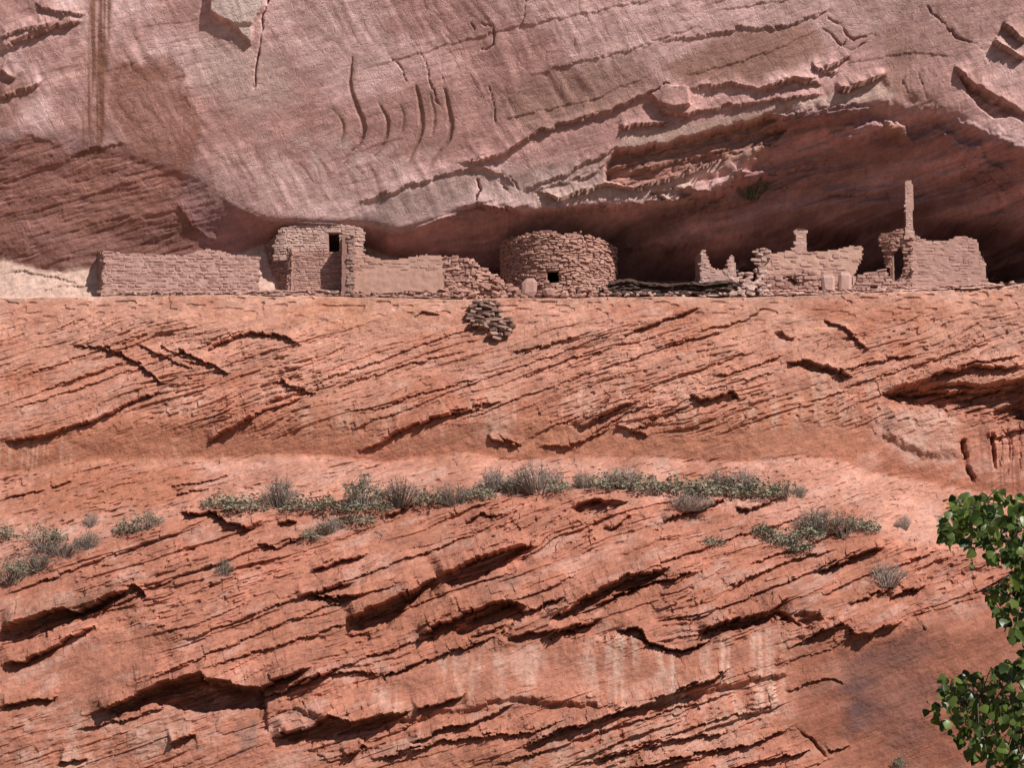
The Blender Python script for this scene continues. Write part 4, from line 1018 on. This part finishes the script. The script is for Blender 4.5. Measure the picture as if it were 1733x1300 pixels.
# ------------------------------------------------------------------ loose stones
def loose(px, py, y, w, h, mat, lab, group, name='rubble_stone', r=random):
    x, z = at(px, py, y)
    o = bpy.data.objects.new(name, r.choice(ROUGH[mat])); o.location = (float(x), y, float(z)); o.scale = (w, r.uniform(.5, .9) * w, h)
    o.rotation_euler = (r.uniform(-.3, .3), r.uniform(-.5, .5), r.uniform(-.6, .6)); link(o); tag(o, lab, 'stone', group)
rr = random.Random(5)
for k in range(70):
    a = rr.uniform(752, 890); top_ = np.interp(a, [752, 800, 850, 890], [486, 470, 478, 492]); b = rr.uniform(top_, 503)
    loose(a, b, .15 + .5 * (503 - b) / 30, rr.uniform(.18, .5), rr.uniform(.1, .22), 'tower', 'loose angular stone in the rubble heap left of the round tower', 'rubble left of the round tower', r=rr)
for k in range(34):
    a = rr.uniform(940, 1035); b = rr.uniform(486, 502)
    loose(a, b, .2 + .5 * (502 - b) / 20, rr.uniform(.18, .42), rr.uniform(.09, .18), 'tower', 'loose stone lying along the foot of the round tower', 'rubble below the round tower', r=rr)
for k in range(46):
    a = rr.uniform(1236, 1300); b = rr.uniform(np.interp(a, [1236, 1260, 1285, 1300], [472, 462, 452, 468]), 499)
    loose(a, b, .3 + 1.0 * (499 - b) / 40, rr.uniform(.22, .5), rr.uniform(.13, .26), 'pale', 'loose pale stone in the heap left of the broad broken wall', 'rubble left of the broad broken wall', r=rr)
for k in range(26):
    a = rr.uniform(1045, 1240); b = rr.uniform(495, 502)
    loose(a, b, .12, rr.uniform(.12, .3), rr.uniform(.06, .12), 'pale', 'small stone on the rim in front of the dark bank', 'small stones before the dark bank', r=rr)
for k in range(60):
    a = rr.uniform(160, 760); b = np.interp(a, [160, 330, 600, 760], [499, 498, 497, 501]) + rr.uniform(-5, 2)
    loose(a, b, .25, rr.uniform(.12, .34), rr.uniform(.06, .13), rr.choice(['pink', 'brown', 'pale']), 'small stone along the rim below the left walls', 'small stones below the left walls', r=rr)
for k in range(40):
    a = rr.uniform(1300, 1720); b = np.interp(a, [1300, 1540, 1680, 1720], [497, 489, 484, 479]) + rr.uniform(-4, 2)
    loose(a, b, .4, rr.uniform(.12, .32), rr.uniform(.06, .12), 'pink', 'small stone along the rim below the right walls', 'small stones below the right walls', r=rr)

# dry stone stack spilling over the rim
t = empty('stone_stack', tuple(hit(830, 570)), 'stack of dark flat stones spilling over the rim below the rubble', 'stone pile')
poly = np.array([(800, 506), (838, 506), (848, 528), (862, 542), (876, 553), (866, 562), (840, 577), (822, 558), (796, 547), (791, 530)], float)
rr = random.Random(9); b = 508; n = 0
while b < 576:
    hpx = rr.uniform(4.5, 7.5); a = 788 + rr.uniform(0, 8)
    while a < 880:
        wpx = rr.uniform(8, 18)
        if inside(poly, np.array([a + wpx / 2]), np.array([b + hpx / 2]))[0]:
            p = hit(a + wpx / 2, b + hpx / 2 + 2)
            s = bpy.data.objects.new('stone', rr.choice(STONES['dark'])); s.location = p + Vector((0, -.10 - rr.uniform(0, .3), 0)) - t.location
            s.scale = (wpx * M * 1.02, .5, hpx * M * .82); s.rotation_euler = (rr.uniform(-.3, .3), .10 + rr.uniform(-.22, .22), rr.uniform(-.5, .5)); link(s, t)
        a += wpx + .3
    b += hpx * .95

# ------------------------------------------------------------------ shrubs
def leaf_material(name, c1, c2, trans=0.0, rough=.6):
    m, nt, b = new_mat(name); L = nt.links.new
    b.inputs['Roughness'].default_value = rough; b.inputs['Specular IOR Level'].default_value = .3
    geo = nd(nt, 'ShaderNodeNewGeometry'); oi = nd(nt, 'ShaderNodeObjectInfo')
    n = nd(nt, 'ShaderNodeTexNoise', Scale=9.0, Detail=2.0); L(geo.outputs['Position'], n.inputs['Vector'])
    ad = nd(nt, 'ShaderNodeMath', operation='ADD'); L(geo.outputs['Random Per Island'], ad.inputs[0]); L(oi.outputs['Random'], ad.inputs[1])
    fr = nd(nt, 'ShaderNodeMath', operation='FRACT'); L(ad.outputs[0], fr.inputs[0])
    mx = nd(nt, 'ShaderNodeMix', data_type='RGBA'); mx.inputs[6].default_value = (*c1, 1); mx.inputs[7].default_value = (*c2, 1); L(fr.outputs[0], mx.inputs[0])
    L(mx.outputs[2], b.inputs['Base Color'])
    if trans:
        tr = nd(nt, 'ShaderNodeBsdfTranslucent'); ms = nd(nt, 'ShaderNodeMixShader'); ms.inputs[0].default_value = trans
        hs = nd(nt, 'ShaderNodeHueSaturation', Saturation=1.2, Value=1.6); L(mx.outputs[2], hs.inputs['Color']); L(hs.outputs[0], tr.inputs['Color'])
        L(b.outputs[0], ms.inputs[1]); L(tr.outputs[0], ms.inputs[2]); L(ms.outputs[0], nt.nodes['Material Output'].inputs['Surface'])
    return m
MAT['pad'] = leaf_material('grey_green_pads', (.15, .138, .09), (.33, .30, .21))
MAT['sage'] = leaf_material('sage_leaves', (.13, .122, .075), (.285, .262, .175))
MAT['twig'] = leaf_material('dry_twigs', (.16, .125, .10), (.30, .25, .21), 0, .9)
MAT['paletwig'] = leaf_material('pale_dry_twigs', (.30, .24, .20), (.46, .39, .34), 0, .9)
MAT['darkleaf'] = leaf_material('dark_leaves', (.05, .06, .025), (.16, .17, .085))

def tube(V, F, p, q, r0, r1, n=3):
    p = Vector(p); q = Vector(q); d = (q - p).normalized(); a = d.orthogonal().normalized(); b = d.cross(a); k = len(V)
    for c, r in ((p, r0), (q, r1)):
        for i in range(n):
            t_ = 2 * math.pi * i / n; V.append(c + a * (r * math.cos(t_)) + b * (r * math.sin(t_)))
    for i in range(n): F.append((k + i, k + (i + 1) % n, k + n + (i + 1) % n, k + n + i))

def shrub_mesh(kind, seed):
    """unit shrub: one metre wide, one metre tall, foot at the origin"""
    r = random.Random(seed); SV, SF, LV, LF = [], [], [], []
    tips = []
    ns = {'pad': 26, 'sage': 60, 'twig': 95}[kind]
    for k in range(ns):
        th = r.uniform(0, 2 * math.pi); sp = r.uniform(.05, .5) ** .8
        top_ = Vector((math.cos(th) * sp, math.sin(th) * sp * .8, (1 - sp * 1.1) * r.uniform(.45, 1.05) + .12))
        if kind == 'twig': top_.z *= r.uniform(.7, 1.15)
        foot = Vector((math.cos(th) * sp * .35, math.sin(th) * sp * .3, -.06)); mid = foot.lerp(top_, .55) + Vector((r.uniform(-.05, .05), r.uniform(-.05, .05), .05))
        tube(SV, SF, foot, mid, .011, .007); tube(SV, SF, mid, top_, .007, .003)
        tips.append((mid, top_))
        if kind != 'pad':
            for s in range(3 if kind == 'sage' else 4):
                p = mid.lerp(top_, r.uniform(.1, .9)); tube(SV, SF, p, p + Vector((r.uniform(-.14, .14), r.uniform(-.14, .14), r.uniform(.03, .16))), .005, .002)
    nl = {'pad': 480, 'sage': 620, 'twig': 420}[kind]
    for k in range(nl):
        if kind == 'pad':
            th = r.uniform(0, 2 * math.pi); sp = math.sqrt(r.random()) * .5; zt_ = (1 - (sp * 1.9) ** 2 * .75) * (.75 + .25 * math.sin(th * 3 + seed))
            c = Vector((math.cos(th) * sp, math.sin(th) * sp * .8, zt_ * r.uniform(.25, 1))); l = r.uniform(.04, .08); wd = l * r.uniform(.55, .8)
        else:
            m_, t_ = r.choice(tips); c = m_.lerp(t_, r.uniform(0, 1)) + Vector((r.uniform(-.06, .06), r.uniform(-.06, .06), r.uniform(-.03, .06))); l = r.uniform(.03, .07) * (1 if kind == 'sage' else .7); wd = l * r.uniform(.25, .4)
        d = Vector((r.uniform(-.6, .6), r.uniform(-.6, .6), r.uniform(.4, 1))).normalized(); s = d.cross(Vector((r.uniform(-1, 1), r.uniform(-1, 1), .1))).normalized(); nrm = d.cross(s)
        b0 = len(LV)
        LV += [c, c + d * l * .45 + s * wd + nrm * wd * .15, c + d * l * .9 + s * wd * .55, c + d * l, c + d * l * .9 - s * wd * .55, c + d * l * .45 - s * wd + nrm * wd * .15]
        LF += [(b0, b0 + 1, b0 + 2, b0 + 3), (b0, b0 + 3, b0 + 4, b0 + 5)]
    return SV, SF, LV, LF

SHR = {}
for kind, lm, sm in (('pad', 'pad', 'twig'), ('sage', 'sage', 'twig'), ('twig', 'paletwig', 'twig'), ('pale', 'paletwig', 'paletwig'), ('dark', 'darkleaf', 'darkleaf')):
    SHR[kind] = []
    for k in range(4):
        SV, SF, LV, LF = shrub_mesh({'pale': 'twig', 'dark': 'sage'}.get(kind, kind), 400 + 31 * k + len(kind))
        SHR[kind].append((mesh_from('stems', SV, SF, MAT[sm]), mesh_from('foliage', LV, LF, MAT[lm])))
KINDNAME = {'pad': 'cactus_clump', 'sage': 'sagebrush', 'twig': 'twiggy_shrub', 'pale': 'dry_shrub', 'dark': 'cliff_shrub'}
KINDCAT = {'pad': 'cactus', 'sage': 'shrub', 'twig': 'shrub', 'pale': 'shrub', 'dark': 'shrub'}
ROWG = 'plants in the row along the bench'
SHRUBS = [
    # px, py of the foot, width, height, kind, label
    (372, 862, 70, 36, 'pad', 'low grey green clump at the left end of the plant row on the bench'),
    (420, 866, 76, 38, 'pad', 'second low clump from the left end of the plant row'),
    (474, 858, 62, 64, 'twig', 'tall twiggy shrub with open stems near the left end of the plant row'),
    (510, 866, 70, 36, 'pad', 'low pale clump right of the leftmost tall twiggy shrub'),
    (552, 864, 66, 34, 'pad', 'low clump left of the greenish bushy shrub in the plant row'),
    (618, 858, 76, 66, 'sage', 'rounded greenish shrub, tallest on the left half of the plant row'),
    (590, 868, 60, 34, 'pad', 'low clump at the foot of the rounded greenish shrub'),
    (676, 856, 74, 58, 'twig', 'grey twiggy shrub right of the rounded greenish one'),
    (640, 866, 56, 30, 'pad', 'small clump in front of the gap between the greenish and grey shrubs'),
    (722, 856, 62, 38, 'pad', 'low clump left of the round grey bush in mid row'),
    (772, 854, 70, 46, 'twig', 'round low grey bush in the middle of the plant row'),
    (815, 845, 56, 34, 'pad', 'pale low clump left of the largest twiggy bush'),
    (836, 832, 56, 52, 'twig', 'thin tall twigs directly left of the largest twiggy bush'),
    (910, 832, 100, 60, 'twig', 'largest twiggy grey bush at the middle of the plant row'),
    (870, 836, 60, 32, 'sage', 'low green bush under the left side of the largest twiggy bush'),
    (950, 832, 50, 30, 'pad', 'low clump at the right foot of the largest twiggy bush'),
    (988, 826, 36, 40, 'twig', 'narrow twiggy tuft in the gap right of the largest bush'),
    (1030, 828, 70, 40, 'pad', 'pale clump at the start of the right half of the plant row'),
    (1062, 826, 74, 46, 'twig', 'twiggy shrub over the pale clumps right of the row gap'),
    (1100, 834, 74, 40, 'pad', 'pale clump below the twiggy shrub right of the row gap'),
    (1146, 836, 74, 42, 'pad', 'third pale clump right of the row gap'),
    (1194, 840, 74, 40, 'pad', 'fourth pale clump right of the row gap'),
    (1216, 832, 54, 48, 'twig', 'thin twigs standing among the pale clumps of the right half row'),
    (1240, 842, 76, 42, 'pad', 'fifth pale clump right of the row gap'),
    (1284, 844, 76, 42, 'pad', 'dense clump near the right end of the plant row'),
    (1262, 832, 60, 48, 'twig', 'dark twiggy shrub near the right end of the plant row'),
    (1328, 844, 66, 38, 'sage', 'grey shrub that ends the plant row at the right'),
    (1355, 840, 30, 26, 'pale', 'tiny dry tuft just beyond the right end of the plant row'),
    (1166, 862, 80, 34, 'pale', 'sprawling pale twiggy shrub hanging below the plant row'),
    (532, 912, 50, 26, 'pad', 'lower left clump of the small diagonal group under the row'),
    (562, 902, 60, 32, 'twig', 'twiggy middle bush of the small diagonal group under the row'),
    (604, 888, 66, 28, 'pad', 'upper right clump of the small diagonal group under the row'),
    (380, 974, 34, 32, 'sage', 'lone small sage tuft on the slab below the plant row'),
    (10, 912, 60, 36, 'pad', 'grey clump at the left edge of the photograph'),
    (76, 928, 100, 56, 'sage', 'large sage bush at the left side of the bench'),
    (108, 940, 76, 40, 'twig', 'brownish twiggy bush right of the large left sage bush'),
    (20, 985, 80, 60, 'sage', 'lowest grey bush at the left edge of the photograph'),
    (66, 962, 74, 40, 'twig', 'grey twiggy bush below the large left sage bush'),
    (148, 930, 46, 50, 'twig', 'bare brown stems leaning beside the left bushes'),
    (154, 890, 44, 34, 'pale', 'faint dry tuft above the left bushes'),
    (212, 904, 52, 34, 'pad', 'left half of the small clump pair between the left bushes and the row'),
    (250, 894, 52, 34, 'sage', 'right half of the small clump pair between the left bushes and the row'),
    (1290, 906, 46, 28, 'pad', 'uppermost cactus clump trailing down the rock at right'),
    (1320, 922, 56, 40, 'pad', 'middle cactus clump trailing down the rock at right'),
    (1346, 936, 56, 42, 'pad', 'lowest cactus clump trailing down the rock at right'),
    (1366, 914, 56, 40, 'pad', 'cactus clump joining the trailing clumps to the right bush'),
    (1384, 902, 80, 54, 'twig', 'bushy twiggy shrub in the right group below the row'),
    (1428, 906, 76, 48, 'sage', 'rounded sage in the right group below the row'),
    (1464, 900, 50, 34, 'pad', 'small clump at the right end of the lower right group'),
    (1206, 924, 44, 22, 'pad', 'flat tiny clump on the slab left of the trailing cactus'),
    (1530, 896, 28, 30, 'pale', 'small dry tuft between the right group and the tree leaves'),
    (1500, 990, 74, 46, 'pale', 'pale dry shrub on the slab at lower right'),
    (1526, 1304, 34, 30, 'sage', 'small shrub cut by the bottom edge of the photograph'),
    (1268, 332, 84, 58, 'dark', 'dark shrub growing from the roof of the alcove'),
]
rr = random.Random(77)
for px, py, w, h, kind, lab in SHRUBS:
    p = hit(px, py)
    sm, lm = rr.choice(SHR[kind])
    o = empty(KINDNAME[kind], p + Vector((0, 0, -.05)), lab, KINDCAT[kind], ROWG if 350 < px < 1350 and 820 < py < 870 else None)
    dist = (p.y - CAM[1]) / FPX
    o.scale = (w * dist * 1.1, w * dist * .8, h * dist * (1.0 if px > 200 else .8)); o.rotation_euler = (0, 0, rr.uniform(-.9, .9) + rr.choice([0, math.pi]))
    link(bpy.data.objects.new('stems', sm), o); link(bpy.data.objects.new('foliage', lm), o)

# ------------------------------------------------------------------ cottonwood sapling close to the camera
MAT['leaf'] = leaf_material('cottonwood_leaf', (.024, .046, .010), (.14, .185, .042), .25, .36)
MAT['bark'] = stone_material('bark', (.10, .075, .055), (.22, .17, .13), .5, 14)
TD = 12.0                         # metres from the camera
tree_y = CAM[1] + TD
def tp(px, py, dy=0.0):
    x, z = at(px, py, tree_y + dy); return Vector((float(x), tree_y + dy, float(z)))
foot = Vector((float(at(1905, 900, tree_y)[0]), tree_y + .1, -1.75))
tree = empty('cottonwood_tree', foot, 'green leafy cottonwood sapling close by at the right edge', 'tree')
def leaf_mesh(seed):
    r = random.Random(seed)
    half = [(0, 0), (.16, -.05), (.36, .03), (.47, .18), (.44, .38), (.30, .62), (.14, .84), (0, 1.0)]
    cup = r.uniform(.05, .22); bend = r.uniform(-.15, .25)
    V = []; F = []
    for x, y in half: V.append((0, y if x == 0 else y * .95 + .02, -bend * y * y))
    for sgn in (1, -1):
        st = len(V)
        for x, y in half[1:-1]: V.append((sgn * x, y, abs(x) * cup - bend * y * y + r.uniform(-.015, .015)))
        for k in range(6):
            a, b = st + k, st + k + 1
            if k < 5: F.append((k + 1, a, b, k + 2) if sgn > 0 else (k + 1, k + 2, b, a))
        F.append((0, st, 1) if sgn > 0 else (0, 1, st)); F.append((6, st + 5, 7) if sgn > 0 else (6, 7, st + 5))
    k = len(V)                                              # leaf stalk
    V += [(-.012, 0, 0), (.012, 0, 0), (.006, -.42, .05), (-.006, -.42, .05)]; F.append((k, k + 1, k + 2, k + 3))
    V = [(x, y + .42, z - .05) for x, y, z in V]
    return mesh_from('leaf', V, F, MAT['leaf'], True)
LEAVES = [leaf_mesh(900 + k) for k in range(8)]
rr = random.Random(21)
# silhouettes of the foliage, as seen in the photograph and carried on beyond the frame
CLUMPS = [([(1592, 868), (1606, 838), (1625, 826), (1660, 832), (1690, 824), (1735, 834), (1800, 820), (1900, 815), (2010, 850), (2040, 930), (1900, 960), (1740, 950), (1690, 942), (1655, 935), (1625, 905), (1600, 915), (1596, 890)], 210),
          ([(1672, 1005), (1682, 990), (1712, 965), (1740, 930), (1860, 940), (1980, 960), (2000, 1100), (1860, 1140), (1735, 1140), (1715, 1085), (1700, 1060), (1678, 1028)], 190),
          ([(1590, 1165), (1612, 1132), (1640, 1128), (1665, 1140), (1690, 1120), (1740, 1105), (1860, 1120), (2000, 1150), (2020, 1300), (1900, 1400), (1760, 1390), (1690, 1300), (1640, 1265), (1600, 1240), (1582, 1195)], 270)]
limbs = [[(1905, 1100), (1830, 1010), (1730, 930), (1650, 880), (1612, 862)], [(1905, 1180), (1830, 1100), (1750, 1040), (1690, 1000), (1660, 1000)], [(1905, 1330), (1830, 1270), (1740, 1220), (1660, 1180), (1600, 1190), (1574, 1205)]]
BV, BF = [], []
top = tp(1895, 800, .2); prev = foot; pr = .06
for k in range(1, 9):
    q = foot.lerp(top, k / 8) + Vector((.05 * math.sin(k * 1.7), .05 * math.cos(k * 2.1), 0)); r1 = .06 * (1 - .8 * k / 8)
    tube(BV, BF, prev - foot, q - foot, pr, r1, 8); prev, pr = q, r1
link(bpy.data.objects.new('trunk', mesh_from('trunk', BV, BF, MAT['bark'], True)), tree)
leaf_list = []
for (poly, cnt), lm in zip(CLUMPS, limbs):
    V, F = [], []
    pts = [tp(a, b, .12 * math.sin(i * 1.9)) for i, (a, b) in enumerate(lm)]
    for i in range(len(pts) - 1):
        tube(V, F, pts[i] - foot, pts[i + 1] - foot, .016 * (1 - i / len(pts)) + .003, .016 * (1 - (i + 1) / len(pts)) + .003, 6)
    P = np.array(poly, float); made = 0; cnt = int(cnt * 4.8)
    twigs = []
    while made < cnt:
        a = rr.uniform(P[:, 0].min(), P[:, 0].max()); b = rr.uniform(P[:, 1].min(), P[:, 1].max())
        if not inside(P, np.array([a]), np.array([b]))[0]: continue
        if a > 1780 and rr.random() > .55: continue
        dy = rr.gauss(0, .28)
        q = tp(a, b, dy)
        # nearest point on the limb carries the twig
        if made % 9 == 0:
            s = min(((p0.lerp(p1, f)) for p0, p1 in zip(pts[:-1], pts[1:]) for f in (0, .25, .5, .75, 1)), key=lambda v: (v - q).length)
            mid = s.lerp(q, .55) + Vector((rr.uniform(-.03, .03), rr.uniform(-.05, .05), .03))
            tube(V, F, s - foot, mid - foot, .004, .003); tube(V, F, mid - foot, q - foot, .003, .0015)
        leaf_list.append((a, b, q)); made += 1
    link(bpy.data.objects.new('limb', mesh_from('limb', V, F, MAT['bark'], True)), tree)
for a, b in [(1570, 1196), (1575, 1210), (1568, 1183), (1580, 1222), (1640, 948), (1612, 845), (1690, 826)]:
    leaf_list.append((a, b, tp(a, b, rr.uniform(-.1, .1))))
from mathutils import Euler
leaf_list.sort(key=lambda l: (l[0] > 1760, l[2].y))
stuff = []
for k, (a, b, q) in enumerate(leaf_list):
    sz = rr.uniform(.036, .066) * (1 if rr.random() > .2 else .7)
    rot = Euler((rr.gauss(-1.75, .55), rr.gauss(0, .5), rr.gauss(0, .8)))          # mostly hanging, facing out
    me = rr.choice(LEAVES)
    if k < 300:
        o = bpy.data.objects.new('leaf', me); o.location = q - foot; o.rotation_euler = rot; o.scale = (sz, sz, sz); link(o, tree)
    else:
        stuff.append((me, Matrix.LocRotScale(q - foot, rot, Vector((sz, sz, sz)))))
join_stuff('crown_leaves', stuff, tree)
